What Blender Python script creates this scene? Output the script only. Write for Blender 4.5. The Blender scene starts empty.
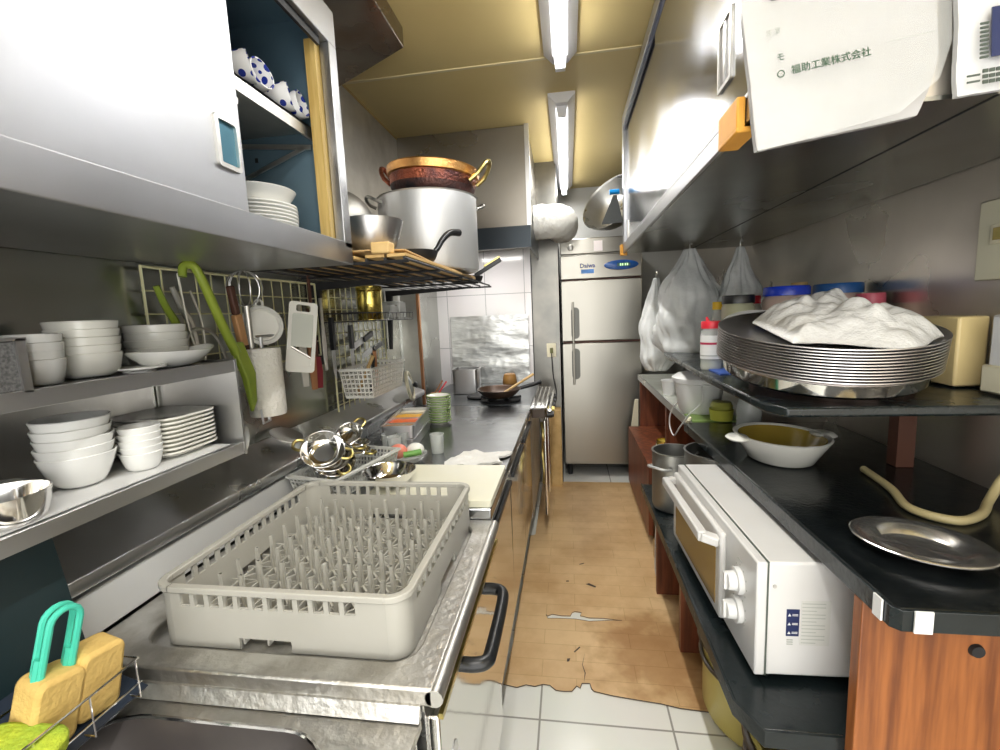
import bpy, math, random
from mathutils import Vector, Matrix, noise
from mathutils.geometry import tessellate_polygon
random.seed(7)
PI = math.pi
S = bpy.context.scene
COL = S.collection

# ------------------------------------------------------------------ materials
MATS = {}
def mat(name, col, rough=.5, metal=0., var=None, vscale=8., bump=0., bscale=40., rvar=0., trans=0., alpha=1., emit=None, estr=0., ior=1.45, stretch=None, coat=0., sss=0.):
    if name in MATS: return MATS[name]
    m = bpy.data.materials.new(name); m.use_nodes = True
    nt = m.node_tree; N = nt.nodes; L = nt.links
    b = N['Principled BSDF']
    b.inputs['Base Color'].default_value = (*col, 1)
    b.inputs['Roughness'].default_value = rough
    b.inputs['Metallic'].default_value = metal
    b.inputs['IOR'].default_value = ior
    b.inputs['Transmission Weight'].default_value = trans
    b.inputs['Alpha'].default_value = alpha
    b.inputs['Coat Weight'].default_value = coat
    if emit:
        b.inputs['Emission Color'].default_value = (*emit, 1); b.inputs['Emission Strength'].default_value = estr
    tc = N.new('ShaderNodeTexCoord'); mp = N.new('ShaderNodeMapping')
    L.new(tc.outputs['Object'], mp.inputs['Vector'])
    if stretch: mp.inputs['Scale'].default_value = stretch
    if var or rvar:
        n = N.new('ShaderNodeTexNoise'); n.inputs['Scale'].default_value = vscale; n.inputs['Detail'].default_value = 5
        L.new(mp.outputs['Vector'], n.inputs['Vector'])
        r = N.new('ShaderNodeValToRGB'); r.color_ramp.elements[0].position = .35; r.color_ramp.elements[1].position = .65
        r.color_ramp.elements[0].color = (*col, 1); r.color_ramp.elements[1].color = (*(var or col), 1)
        L.new(n.outputs['Fac'], r.inputs['Fac'])
        if var: L.new(r.outputs['Color'], b.inputs['Base Color'])
        if rvar:
            mr = N.new('ShaderNodeMapRange'); mr.inputs['From Min'].default_value = .3; mr.inputs['From Max'].default_value = .7
            mr.inputs['To Min'].default_value = rough; mr.inputs['To Max'].default_value = rough + rvar
            L.new(n.outputs['Fac'], mr.inputs['Value']); L.new(mr.outputs['Result'], b.inputs['Roughness'])
    if bump:
        n2 = N.new('ShaderNodeTexNoise'); n2.inputs['Scale'].default_value = bscale; n2.inputs['Detail'].default_value = 3
        L.new(mp.outputs['Vector'], n2.inputs['Vector'])
        bp = N.new('ShaderNodeBump'); bp.inputs['Strength'].default_value = bump; bp.inputs['Distance'].default_value = .01
        L.new(n2.outputs['Fac'], bp.inputs['Height']); L.new(bp.outputs['Normal'], b.inputs['Normal'])
    MATS[name] = m
    return m

steel = mat('steel', (.62, .62, .61), .22, 1, (.52, .52, .50), 5, .12, 5, .18)
steel_br = mat('steel_bright', (.66, .66, .66), .26, 1, (.58, .58, .59), 4, .08, 7, .14)
steel_cup = mat('steel_cupboard', (.40, .41, .43), .12, 1, (.36, .37, .40), 3, .10, 4, .08)
steel_wall = mat('steel_wall', (.46, .47, .43), .20, 1, (.41, .42, .385), 1.6, .12, 3, .12)
steel_wall_r = mat('steel_wall_warm', (.66, .61, .53), .24, .85, (.54, .50, .44), 2.0, .10, 3, .12)
steel_pol = mat('steel_polished', (.78, .77, .75), .09, 1, None, 8, .05, 12)
steel_dull = mat('steel_dull', (.62, .61, .58), .34, 1, (.50, .49, .46), 7, .10, 30, .15)
steel_dirty = mat('steel_dirty', (.66, .65, .62), .30, 1, (.42, .40, .36), 14, .25, 60, .25)
counter_top = mat('worktop_steel', (.36, .37, .38), .16, 1, (.30, .31, .32), 5, .10, 14, .15)
alu = mat('aluminium', (.70, .71, .71), .36, .65, (.63, .64, .645), 3, .05, 60, .1, stretch=(1, 1, .3))
alu_dark = mat('aluminium_worn', (.42, .42, .40), .38, 1, (.33, .33, .31), 9, .05, 60, .1)
brass = mat('brass', (.62, .50, .20), .28, 1, (.42, .35, .12), 20, .05, 60)
gold = mat('gold_tin', (.78, .62, .16), .2, 1, (.55, .45, .12), 30, .15, 60)
copper = mat('copper', (.55, .16, .08), .3, 1, (.10, .05, .05), 7, .6, 110, .1)
copper_rim = mat('copper_rim', (.88, .50, .18), .28, 1, (.75, .36, .12), 30, .3, 150)
china = mat('china', (.86, .86, .83), .16, 0, coat=.3)
china2 = mat('china_cream', (.82, .81, .74), .18, 0, coat=.3)
white_pl = mat('white_plastic', (.76, .76, .75), .35)
enamel = mat('white_enamel', (.72, .715, .70), .28, 0, (.69, .68, .66), 6)
cream_pl = mat('cream_plastic', (.80, .75, .56), .4)
beige_pl = mat('beige_plastic', (.72, .57, .27), .38, 0, (.66, .52, .26), 5)
rack_pl = mat('rack_grey', (.52, .505, .45), .38, 0, (.48, .465, .41), 6)
grey_pl = mat('basket_grey', (.62, .62, .58), .4)
black = mat('black_plastic', (.012, .013, .015), .3)
black_mat = mat('black_iron', (.02, .02, .022), .5, .3)
rubber = mat('dark_rubber', (.05, .05, .05), .6)
blk_lam = mat('black_laminate', (.004, .0055, .006), .15, 0, (.007, .009, .010), 20, .05, 80, .12)
blk_lam2 = mat('black_laminate_edge', (.006, .010, .011), .17, 0, (.013, .019, .021), 14, .08, 60, .14)
navy = mat('dark_board', (.012, .028, .032), .35, 0, (.018, .035, .04), 6)
green_tq = mat('turquoise_plastic', (.08, .62, .45), .35)
lime = mat('lime_plastic', (.34, .42, .05), .4, 0, (.26, .36, .04), 10)
limebr = mat('lime_bright', (.55, .66, .05), .6, 0, (.35, .5, .04), 30, .5, 200)
scour = mat('scourer_green', (.14, .26, .16), .9, 0, (.20, .34, .22), 60, .8, 300)
sponge = mat('sponge_yellow', (.80, .55, .18), .85, 0, (.70, .46, .14), 20, .25, 160)
red = mat('red_plastic', (.72, .03, .05), .3)
blue = mat('blue_plastic', (.01, .05, .62), .25)
blue2 = mat('blue_plastic_deep', (.01, .09, .30), .3)
cyan = mat('cyan_plastic', (.0, .32, .85), .35)
orange = mat('orange_plastic', (.88, .42, .06), .5, 0, (.80, .36, .05), 20)
wood_lt = mat('wood_light', (.72, .50, .22), .5, 0, (.55, .35, .13), 10, .15, 60, stretch=(1, .15, 1))
wood_h = mat('wood_handle', (.52, .24, .10), .5, 0, (.36, .16, .07), 14, stretch=(1, 1, .2))
wood_dk = mat('wood_dark', (.10, .04, .025), .5)
cardboard = mat('cardboard', (.66, .45, .22), .8, 0, (.56, .37, .17), 6, .1, 50)
tape_w = mat('white_tape', (.85, .85, .83), .5)
glass = mat('clear_glass', (.75, .78, .76), .05, 0, alpha=.3)
clear_pl = mat('clear_plastic', (.74, .77, .74), .10, 0, alpha=.42)
bagm = mat('thin_plastic_bag', (.95, .97, .95), .22, 0, (.90, .92, .91), 12, .5, 24, .1, alpha=.86)
liner = mat('bag_liner', (.50, .485, .475), .25, 0, (.45, .44, .43), 5, .35, 11)
cloth = mat('cloth_white', (.84, .83, .80), .9, 0, (.76, .75, .71), 10, .3, 90)
paper = mat('paper_towel', (.88, .85, .78), .9, 0, (.84, .80, .70), 5, .6, 110)
sauce_o = mat('orange_relish', (.80, .16, .01), .35, 0, (.72, .10, .01), 30, .4, 80)
sauce_y = mat('yellow_relish', (.86, .48, .01), .35, 0, (.80, .40, .01), 30, .4, 80)
sauce_w = mat('white_paste', (.84, .80, .66), .5, 0, (.76, .70, .52), 20, .4, 80)
sauce_b = mat('brown_relish', (.38, .16, .05), .4, 0, (.30, .22, .05), 30, .4, 80)
tomato = mat('tomato_red', (.78, .20, .14), .3, 0, (.84, .32, .22), 10)
egg_m = mat('egg_white', (.88, .87, .80), .35)
cucum = mat('cucumber_green', (.10, .30, .05), .4, 0, (.2, .42, .1), 20)
green_rim = mat('green_glaze', (.24, .38, .10), .25, 0, coat=.2)
amber = mat('amber_glass', (.42, .30, .05), .12, 0, (.36, .25, .04), 6)
seas = mat('seasoning_red', (.34, .08, .04), .5, 0, (.5, .2, .1), 60)
pale = mat('pale_powder', (.62, .62, .50), .6)
oil = mat('jar_olive', (.45, .46, .28), .25, 0, (.55, .55, .38), 8)
pink = mat('jar_pinkish', (.56, .38, .32), .3, 0, (.65, .5, .42), 8)
dark_in = mat('dark_inside', (.07, .05, .035), .25, 0, (.05, .035, .03), 3)
oven_glass = mat('oven_glass', (.34, .22, .06), .10, 0, (.30, .19, .05), 3)
yellow_bin = mat('yellow_bin', (.52, .43, .12), .35, 0, (.44, .36, .10), 4, .15, 6)
plate_sw = mat('switch_plate', (.66, .63, .47), .4)
tube_on = mat('tube_light', (1, 1, 1), .5, emit=(1, .985, .96), estr=8)
lamp_wh = mat('lamp_housing', (.82, .82, .84), .35)
label_w = mat('label_white', (.84, .84, .82), .5)
label_navy = mat('label_navy', (.02, .03, .10), .4)
ink = mat('ink_grey', (.08, .10, .08), .5)
ink_green = mat('ink_green', (.03, .08, .04), .5)
ink_lt = mat('ink_light', (.45, .47, .43), .5)
panel_blue = mat('panel_blue', (.015, .08, .30), .25)
display = mat('display_panel', (.05, .12, .12), .3)
displ_on = mat('display_digits', (.1, .3, .1), .4, emit=(.5, .9, .4), estr=1.0)
foil = mat('foil', (.78, .79, .78), .34, 1, (.66, .67, .66), 6, .45, 16, .1, stretch=(.6, 1, 2))
duct_wrap = mat('duct_wrap', (.84, .83, .78), .6, 0, (.76, .75, .70), 14, .9, 34)
tile_w = None

def brick_mat(name, c1, c2, mortar, w, h, ms, offs, axes='xy', offset=0., rough=.2, bump=.2):
    m = bpy.data.materials.new(name); m.use_nodes = True
    nt = m.node_tree; N = nt.nodes; L = nt.links; b = N['Principled BSDF']
    tc = N.new('ShaderNodeTexCoord'); sp = N.new('ShaderNodeSeparateXYZ'); cb = N.new('ShaderNodeCombineXYZ')
    L.new(tc.outputs['Object'], sp.inputs[0])
    mp = N.new('ShaderNodeMapping'); mp.inputs['Location'].default_value = (offs[0], offs[1], 0)
    L.new(sp.outputs['XYZ'.index(axes[0].upper())], cb.inputs[0]); L.new(sp.outputs['XYZ'.index(axes[1].upper())], cb.inputs[1])
    L.new(cb.outputs[0], mp.inputs[0])
    br = N.new('ShaderNodeTexBrick'); br.offset = offset; br.squash = 1
    for k, v in (('Scale', 1), ('Mortar Size', ms), ('Mortar Smooth', .1), ('Brick Width', w), ('Row Height', h), ('Bias', 0)): br.inputs[k].default_value = v
    br.inputs['Color1'].default_value = (*c1, 1); br.inputs['Color2'].default_value = (*c2, 1); br.inputs['Mortar'].default_value = (*mortar, 1)
    L.new(mp.outputs[0], br.inputs['Vector'])
    nz = N.new('ShaderNodeTexNoise'); nz.inputs['Scale'].default_value = 4; nz.inputs['Detail'].default_value = 6
    L.new(tc.outputs['Object'], nz.inputs['Vector'])
    mx = N.new('ShaderNodeMix'); mx.data_type = 'RGBA'; mx.blend_type = 'MULTIPLY'; mx.inputs[0].default_value = .07
    L.new(br.outputs['Color'], mx.inputs[6]); L.new(nz.outputs['Color'], mx.inputs[7]); L.new(mx.outputs[2], b.inputs['Base Color'])
    b.inputs['Roughness'].default_value = rough
    bp = N.new('ShaderNodeBump'); bp.inputs['Strength'].default_value = bump; bp.inputs['Distance'].default_value = .003; bp.invert = True
    L.new(br.outputs['Fac'], bp.inputs['Height']); L.new(bp.outputs[0], b.inputs['Normal'])
    return m
floor_m = brick_mat('floor_tiles', (.86, .86, .80), (.85, .85, .79), (.36, .35, .31), .422, .422, .0035, (.123, -1.35), 'xy')
walltile = brick_mat('wall_tiles', (.86, .84, .83), (.85, .83, .82), (.42, .42, .42), .30, .40, .0025, (.02, .12), 'xz', rough=.12)

def wood_grain(name, c1, c2, axis=0, scale=6.):
    m = bpy.data.materials.new(name); m.use_nodes = True
    nt = m.node_tree; N = nt.nodes; L = nt.links; b = N['Principled BSDF']
    tc = N.new('ShaderNodeTexCoord'); mp = N.new('ShaderNodeMapping')
    s = [1., 1., 1.]; s[axis] = .07
    mp.inputs['Scale'].default_value = s; L.new(tc.outputs['Object'], mp.inputs[0])
    n1 = N.new('ShaderNodeTexNoise'); n1.inputs['Scale'].default_value = scale; n1.inputs['Detail'].default_value = 2
    L.new(mp.outputs[0], n1.inputs['Vector'])
    ml = N.new('ShaderNodeMath'); ml.operation = 'MULTIPLY'; ml.inputs[1].default_value = 40; L.new(n1.outputs['Fac'], ml.inputs[0])
    sn = N.new('ShaderNodeMath'); sn.operation = 'SINE'; L.new(ml.outputs[0], sn.inputs[0])
    n2 = N.new('ShaderNodeTexNoise'); n2.inputs['Scale'].default_value = scale * 14; n2.inputs['Detail'].default_value = 4
    L.new(mp.outputs[0], n2.inputs['Vector'])
    ad = N.new('ShaderNodeMath'); ad.operation = 'MULTIPLY_ADD'; ad.inputs[1].default_value = .16; L.new(sn.outputs[0], ad.inputs[0]); L.new(n2.outputs['Fac'], ad.inputs[2])
    r = N.new('ShaderNodeValToRGB'); r.color_ramp.elements[0].position = .25; r.color_ramp.elements[1].position = .75
    r.color_ramp.elements[0].color = (*c1, 1); r.color_ramp.elements[1].color = (*c2, 1)
    L.new(ad.outputs[0], r.inputs[0]); L.new(r.outputs[0], b.inputs['Base Color']); b.inputs['Roughness'].default_value = .42
    return m
wood_or = wood_grain('cherry_grain', (.15, .042, .010), (.36, .12, .03), 2, 7)
wood_rd = wood_grain('red_wood', (.10, .028, .012), (.24, .07, .03), 2, 6)
wood_yl = wood_grain('yellow_wood', (.48, .32, .09), (.74, .55, .22), 2, 7)

def mat_vinyl():
    m = bpy.data.materials.new('wood_vinyl'); m.use_nodes = True
    nt = m.node_tree; N = nt.nodes; L = nt.links; b = N['Principled BSDF']
    tc = N.new('ShaderNodeTexCoord')
    sp = N.new('ShaderNodeSeparateXYZ'); cb = N.new('ShaderNodeCombineXYZ'); L.new(tc.outputs['Object'], sp.inputs[0])
    L.new(sp.outputs[0], cb.inputs[0]); L.new(sp.outputs[1], cb.inputs[1])
    br = N.new('ShaderNodeTexBrick'); br.offset = .37
    for k, v in (('Scale', 1), ('Mortar Size', .0012), ('Brick Width', .34), ('Row Height', .085), ('Bias', 0)): br.inputs[k].default_value = v
    br.inputs['Color1'].default_value = (.76, .53, .28, 1); br.inputs['Color2'].default_value = (.72, .49, .25, 1); br.inputs['Mortar'].default_value = (.58, .38, .17, 1)
    L.new(cb.outputs[0], br.inputs['Vector'])
    n = N.new('ShaderNodeTexNoise'); n.inputs['Scale'].default_value = 3.2; n.inputs['Detail'].default_value = 8; n.inputs['Roughness'].default_value = .62
    L.new(tc.outputs['Object'], n.inputs['Vector'])
    r = N.new('ShaderNodeValToRGB'); r.color_ramp.elements[0].position = .40; r.color_ramp.elements[1].position = .66
    r.color_ramp.elements[0].color = (1, 1, 1, 1); r.color_ramp.elements[1].color = (.70, .58, .46, 1)
    L.new(n.outputs['Fac'], r.inputs[0])
    mx = N.new('ShaderNodeMix'); mx.data_type = 'RGBA'; mx.blend_type = 'MULTIPLY'; mx.inputs[0].default_value = .75
    L.new(br.outputs[0], mx.inputs[6]); L.new(r.outputs[0], mx.inputs[7])
    # grimy wear patch beside the shelf foot
    vm = N.new('ShaderNodeVectorMath'); vm.operation = 'DISTANCE'; vm.inputs[1].default_value = (.33, 1.68, 0)
    L.new(tc.outputs['Object'], vm.inputs[0])
    n3 = N.new('ShaderNodeTexNoise'); n3.inputs['Scale'].default_value = 11; n3.inputs['Detail'].default_value = 6; L.new(tc.outputs['Object'], n3.inputs['Vector'])
    ad = N.new('ShaderNodeMath'); ad.operation = 'MULTIPLY_ADD'; ad.inputs[1].default_value = -.55; L.new(n3.outputs['Fac'], ad.inputs[0]); L.new(vm.outputs['Value'], ad.inputs[2])
    r3 = N.new('ShaderNodeValToRGB'); r3.color_ramp.elements[0].position = .0; r3.color_ramp.elements[1].position = .16
    r3.color_ramp.elements[0].color = (.62, .50, .38, 1); r3.color_ramp.elements[1].color = (1, 1, 1, 1)
    sub = N.new('ShaderNodeMath'); sub.operation = 'ADD'; sub.inputs[1].default_value = .13; L.new(ad.outputs[0], sub.inputs[0]); L.new(sub.outputs[0], r3.inputs[0])
    m2 = N.new('ShaderNodeMix'); m2.data_type = 'RGBA'; m2.blend_type = 'MULTIPLY'; m2.inputs[0].default_value = .8
    L.new(mx.outputs[2], m2.inputs[6]); L.new(r3.outputs[0], m2.inputs[7]); L.new(m2.outputs[2], b.inputs['Base Color'])
    b.inputs['Roughness'].default_value = .38
    return m
vinyl = mat_vinyl()
ceil_m = mat('ceiling_cream', (.70, .56, .26), .5, 0, (.63, .49, .21), 1.2)

def dots_mat():
    m = bpy.data.materials.new('polka_dot_china'); m.use_nodes = True
    nt = m.node_tree; N = nt.nodes; L = nt.links; b = N['Principled BSDF']
    tc = N.new('ShaderNodeTexCoord'); vo = N.new('ShaderNodeTexVoronoi'); vo.inputs['Scale'].default_value = 44; vo.inputs['Randomness'].default_value = .25
    L.new(tc.outputs['Object'], vo.inputs['Vector'])
    r = N.new('ShaderNodeValToRGB'); r.color_ramp.interpolation = 'CONSTANT'
    r.color_ramp.elements[0].color = (.02, .04, .30, 1); r.color_ramp.elements[1].position = .38; r.color_ramp.elements[1].color = (.88, .88, .88, 1)
    L.new(vo.outputs['Distance'], r.inputs[0]); L.new(r.outputs[0], b.inputs['Base Color']); b.inputs['Roughness'].default_value = .15
    return m
dots = dots_mat()

# ------------------------------------------------------------------ geometry helpers
class MB:
    def __init__(s): s.v = []; s.f = []
    def add(s, vs, fs):
        o = len(s.v); s.v += [tuple(v) for v in vs]; s.f += [tuple(i + o for i in f) for f in fs]; return s
    def box(s, x0, x1, y0, y1, z0, z1):
        return s.add([(x, y, z) for x in (x0, x1) for y in (y0, y1) for z in (z0, z1)],
                     [(0, 1, 3, 2), (4, 6, 7, 5), (0, 4, 5, 1), (2, 3, 7, 6), (0, 2, 6, 4), (1, 5, 7, 3)])
    def bar(s, a, b, w, h, up=(0, 0, 1)):
        a = Vector(a); b = Vector(b); d = (b - a).normalized(); up = Vector(up)
        if abs(d.dot(up)) > .98: up = Vector((0, 1, 0))
        sx = d.cross(up).normalized(); sz = sx.cross(d)
        vs = [p + sx * (i * w / 2) + sz * (j * h / 2) for p in (a, b) for i, j in ((-1, -1), (1, -1), (1, 1), (-1, 1))]
        return s.add(vs, [(0, 1, 2, 3), (7, 6, 5, 4), (0, 4, 5, 1), (1, 5, 6, 2), (2, 6, 7, 3), (3, 7, 4, 0)])
    def tube(s, pts, r, n=8, closed=False, r2=None):
        pts = [Vector(p) for p in pts]; m = len(pts); vs = []; fs = []; nrm = None
        for i, p in enumerate(pts):
            if closed: t = pts[(i + 1) % m] - pts[i - 1]
            else: t = pts[min(i + 1, m - 1)] - pts[max(i - 1, 0)]
            t.normalize()
            if nrm is None:
                nrm = t.cross(Vector((0, 0, 1)))
                if nrm.length < .05: nrm = t.cross(Vector((1, 0, 0)))
            nrm = nrm - t * nrm.dot(t); nrm.normalize(); bn = t.cross(nrm)
            rr = r if r2 is None else r + (r2 - r) * i / max(1, m - 1)
            for k in range(n):
                a = 2 * PI * k / n; vs.append(p + nrm * (rr * math.cos(a)) + bn * (rr * math.sin(a)))
        for i in range(m if closed else m - 1):
            j = (i + 1) % m
            for k in range(n): fs.append((i * n + k, i * n + (k + 1) % n, j * n + (k + 1) % n, j * n + k))
        if not closed: fs += [tuple(range(n - 1, -1, -1)), tuple(range((m - 1) * n, m * n))]
        return s.add(vs, fs)
    def cyl(s, a, b, r, r2=None, n=24): return s.tube([a, b], r, n, False, r if r2 is None else r2)
    def lathe(s, prof, c=(0, 0, 0), n=40, sx=1., sy=1., wav=None):
        vs = []; fs = []; m = len(prof)
        for i in range(n):
            a = 2 * PI * i / n; ca = math.cos(a); sa = math.sin(a); k = wav(a) if wav else 1
            for r, z in prof: vs.append((c[0] + r * ca * sx * k, c[1] + r * sa * sy * k, c[2] + z))
        for i in range(n):
            j = (i + 1) % n
            for q in range(m - 1): fs.append((i * m + q, j * m + q, j * m + q + 1, i * m + q + 1))
        # close the ends when they do not lie on the axis
        if prof[0][0] > 1e-6: fs.append(tuple(i * m for i in range(n - 1, -1, -1)))
        if prof[-1][0] > 1e-6: fs.append(tuple(i * m + m - 1 for i in range(n)))
        return s.add(vs, fs)
    def prism(s, poly, ax, a, b):
        def P(u, v, w): return {'x': (w, u, v), 'y': (u, w, v), 'z': (u, v, w)}[ax]
        n = len(poly); vs = [P(u, v, a) for u, v in poly] + [P(u, v, b) for u, v in poly]
        return s.add(vs, [tuple(range(n - 1, -1, -1)), tuple(range(n, 2 * n))] + [(i, (i + 1) % n, n + (i + 1) % n, n + i) for i in range(n)])
    def slab(s, polys, z0, z1):
        # polygon with holes, thick
        flat = [p for pl in polys for p in pl]; tris = tessellate_polygon([[Vector((x, y, 0)) for x, y in pl] for pl in polys])
        n = len(flat); vs = [(x, y, z1) for x, y in flat] + [(x, y, z0) for x, y in flat]; fs = []
        for a, b, c in tris:
            A, B, Cc = [Vector((*flat[i], 0)) for i in (a, b, c)]
            if (B - A).cross(Cc - A).z < 0: b, c = c, b
            fs += [(a, b, c), (c + n, b + n, a + n)]
        o = 0
        for pl in polys:
            k = len(pl)
            for i in range(k): j = (i + 1) % k; fs.append((o + i, o + j, o + j + n, o + i + n))
            o += k
        return s.add(vs, fs)
    def xf(s, M, start=0):
        s.v = s.v[:start] + [tuple(M @ Vector(v)) for v in s.v[start:]]; return s
    def build(s, name, m, parent=None, bevel=0., loc=None, smooth=True, rot=None, sub=0, angle=40):
        me = bpy.data.meshes.new(name); me.from_pydata(s.v, [], s.f); me.update()
        import bmesh as _b
        bm = _b.new(); bm.from_mesh(me); _b.ops.recalc_face_normals(bm, faces=bm.faces); bm.to_mesh(me); bm.free()
        me.materials.append(m)
        if smooth:
            me.polygons.foreach_set('use_smooth', [True] * len(me.polygons)); me.set_sharp_from_angle(angle=math.radians(angle))
        o = bpy.data.objects.new(name, me); COL.objects.link(o)
        if parent: o.parent = parent
        if loc: o.location = loc
        if rot: o.rotation_euler = rot
        if bevel:
            b = o.modifiers.new('bevel', 'BEVEL'); b.width = bevel; b.segments = 2; b.limit_method = 'ANGLE'; b.angle_limit = math.radians(50)
        if sub:
            q = o.modifiers.new('sub', 'SUBSURF'); q.levels = q.render_levels = sub
        return o

def tag(o, label, cat, group=None, kind=None):
    o['label'] = label; o['category'] = cat
    if group: o['group'] = group
    if kind: o['kind'] = kind
    return o
def thing(name, label, cat, loc=(0, 0, 0), rot=(0, 0, 0), group=None):
    o = bpy.data.objects.new(name, None); COL.objects.link(o); o.location = loc; o.rotation_euler = rot; o.empty_display_size = .05
    return tag(o, label, cat, group)
def struct(mb, name, m, **k):
    o = mb.build(name, m, **k); o['kind'] = 'structure'; return o
def dup(o, loc=None, rot=None, label=None, parent=None):
    c = o.copy(); COL.objects.link(c)
    if parent: c.parent = parent
    for ch in list(o.children): dup(ch, parent=c)
    if loc is not None: c.location = loc
    if rot is not None: c.rotation_euler = rot
    if label: c['label'] = label
    return c
ORD = ['lowest', 'second from bottom', 'third from bottom', 'fourth from bottom', 'fifth from bottom', 'sixth from bottom', 'seventh from bottom', 'eighth from bottom', 'ninth from bottom', 'tenth from bottom', 'eleventh from bottom', 'twelfth from bottom']
def ordname(i, n):
    if i == n - 1: return 'topmost'
    if i == n - 2 and n > 3: return 'second from top'
    return ORD[i]
def arc(c, r, a0, a1, n, plane='xz'):
    out = []
    for i in range(n + 1):
        a = a0 + (a1 - a0) * i / n; u = r * math.cos(a); v = r * math.sin(a)
        out.append({'xz': (c[0] + u, c[1], c[2] + v), 'xy': (c[0] + u, c[1] + v, c[2]), 'yz': (c[0], c[1] + u, c[2] + v)}[plane])
    return out
def bez(pts, n=16):
    pts = [Vector(p) for p in pts]; out = []
    P = [pts[0]] + pts + [pts[-1]]
    for i in range(1, len(P) - 2):
        for k in range(n):
            t = k / n; a, b, c, d = P[i - 1], P[i], P[i + 1], P[i + 2]
            out.append(.5 * ((2 * b) + (c - a) * t + (2 * a - 5 * b + 4 * c - d) * t * t + (3 * b - a - 3 * c + d) * t ** 3))
    out.append(pts[-1]); return out
def bowl_prof(r, h, rb, t=.004, e=1.8):
    out = [(0, 0), (rb, 0)]
    for i in range(1, 9):
        u = i / 8; out.append((rb + (r - rb) * u ** (1 / e), h * u))
    out += [(r - t * .5, h + t * .4), (r - t, h)]
    for i in range(7, 0, -1):
        u = i / 8; out.append((rb + (r - rb) * u ** (1 / e) - t, h * u + t * .4))
    out += [(rb * .9, t), (0, t)]
    return out
def pot_prof(r, h, t=.004, fillet=.02):
    return [(0, 0), (r - fillet, 0), (r - fillet * .3, fillet * .3), (r, fillet), (r, h), (r + t, h + t), (r - t, h + t), (r - t, fillet), (r - fillet, t), (0, t)]
def rrect(x0, x1, y0, y1, r, n=6):
    out = []
    for cx, cy, a0 in ((x1 - r, y0 + r, -PI / 2), (x1 - r, y1 - r, 0), (x0 + r, y1 - r, PI / 2), (x0 + r, y0 + r, PI)):
        for i in range(n + 1):
            a = a0 + PI / 2 * i / n; out.append((cx + r * math.cos(a), cy + r * math.sin(a)))
    return out
def text_mesh(txt, size, m, parent, M, name='lettering', ext=.0004, label=None, align='LEFT', sx=1., bold=0.):
    cu = bpy.data.curves.new('t', 'FONT'); cu.body = txt; cu.size = size; cu.extrude = ext; cu.resolution_u = 2; cu.align_x = align; cu.offset = bold
    o = bpy.data.objects.new('t', cu); COL.objects.link(o)
    dg = bpy.context.evaluated_depsgraph_get(); me = bpy.data.meshes.new_from_object(o.evaluated_get(dg))
    bpy.data.objects.remove(o)
    for v in me.vertices: v.co.x *= sx
    me.transform(M); me.materials.clear(); me.materials.append(m)
    q = bpy.data.objects.new(name, me); COL.objects.link(q); q.parent = parent
    return q
def frame_M(o, xdir, ydir):
    x = Vector(xdir).normalized(); y = Vector(ydir); y = (y - x * y.dot(x)).normalized(); z = x.cross(y)
    return Matrix(((x.x, y.x, z.x, o[0]), (x.y, y.y, z.y, o[1]), (x.z, y.z, z.z, o[2]), (0, 0, 0, 1)))
def crumple(nx, ny, w, d, hfun, seed=0, t=.003, outline=None):
    """thick crumpled sheet over x in 0..w, y in 0..d"""
    vs = []; fs = []
    for i in range(nx + 1):
        for j in range(ny + 1):
            u = i / nx; v = j / ny; x, y = (u * w, v * d) if not outline else outline(u, v)
            vs.append((x, y, hfun(u, v, x, y)))
    k = len(vs); vs += [(x, y, z - t) for x, y, z in vs]
    I = lambda i, j: i * (ny + 1) + j
    for i in range(nx):
        for j in range(ny):
            fs += [(I(i, j), I(i + 1, j), I(i + 1, j + 1), I(i, j + 1)), (k + I(i, j + 1), k + I(i + 1, j + 1), k + I(i + 1, j), k + I(i, j))]
    for i in range(nx): fs += [(I(i, 0), k + I(i, 0), k + I(i + 1, 0), I(i + 1, 0)), (I(i + 1, ny), k + I(i + 1, ny), k + I(i, ny), I(i, ny))]
    for j in range(ny): fs += [(I(0, j + 1), k + I(0, j + 1), k + I(0, j), I(0, j)), (I(nx, j), k + I(nx, j), k + I(nx, j + 1), I(nx, j + 1))]
    mb = MB(); mb.add(vs, fs); return mb
def nz(x, y, z=0, s=1): return noise.noise(Vector((x * s, y * s, z)))

# ------------------------------------------------------------------ the room
XL, XR, YB, YN, ZC = -1.0, 1.02, 4.3, -.75, 2.40
struct(MB().box(-1.1, 1.12, YN, YB + .1, -.06, 0), 'floor', floor_m)
struct(MB().box(-1.1, 1.12, YN, YB + .1, ZC, ZC + .06), 'ceiling', ceil_m)
struct(MB().box(XL - .1, XL, YN, YB, 0, ZC), 'wall_left', steel_wall)
struct(MB().box(XR, XR + .1, YN, YB, 0, ZC), 'wall_right', steel_wall_r)
struct(MB().box(XL - .1, XR + .1, YB, YB + .1, 0, ZC), 'wall_back', mat('wall_pale', (.60, .60, .57), .3))
struct(MB().box(XL, -.27, 3.5, YB, .0, ZC), 'wall_cooking', walltile)
struct(MB().box(-.27, -.065, 3.5, YB, .0, ZC), 'wall_beside_fridge', mat('steel_smoky', (.22, .21, .19), .3, 1, (.15, .15, .14), 5, .15, 8))
struct(MB().box(-.268, -.262, 3.49, 3.5, .8, ZC - .65), 'trim_1', black_mat)
# steel cladding boards of the left wall upper zone, above the utensil grids
struct(MB().box(XL, XL + .008, 1.3, 2.8, 1.53, ZC), 'wall_left_cladding', steel_dull)
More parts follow.
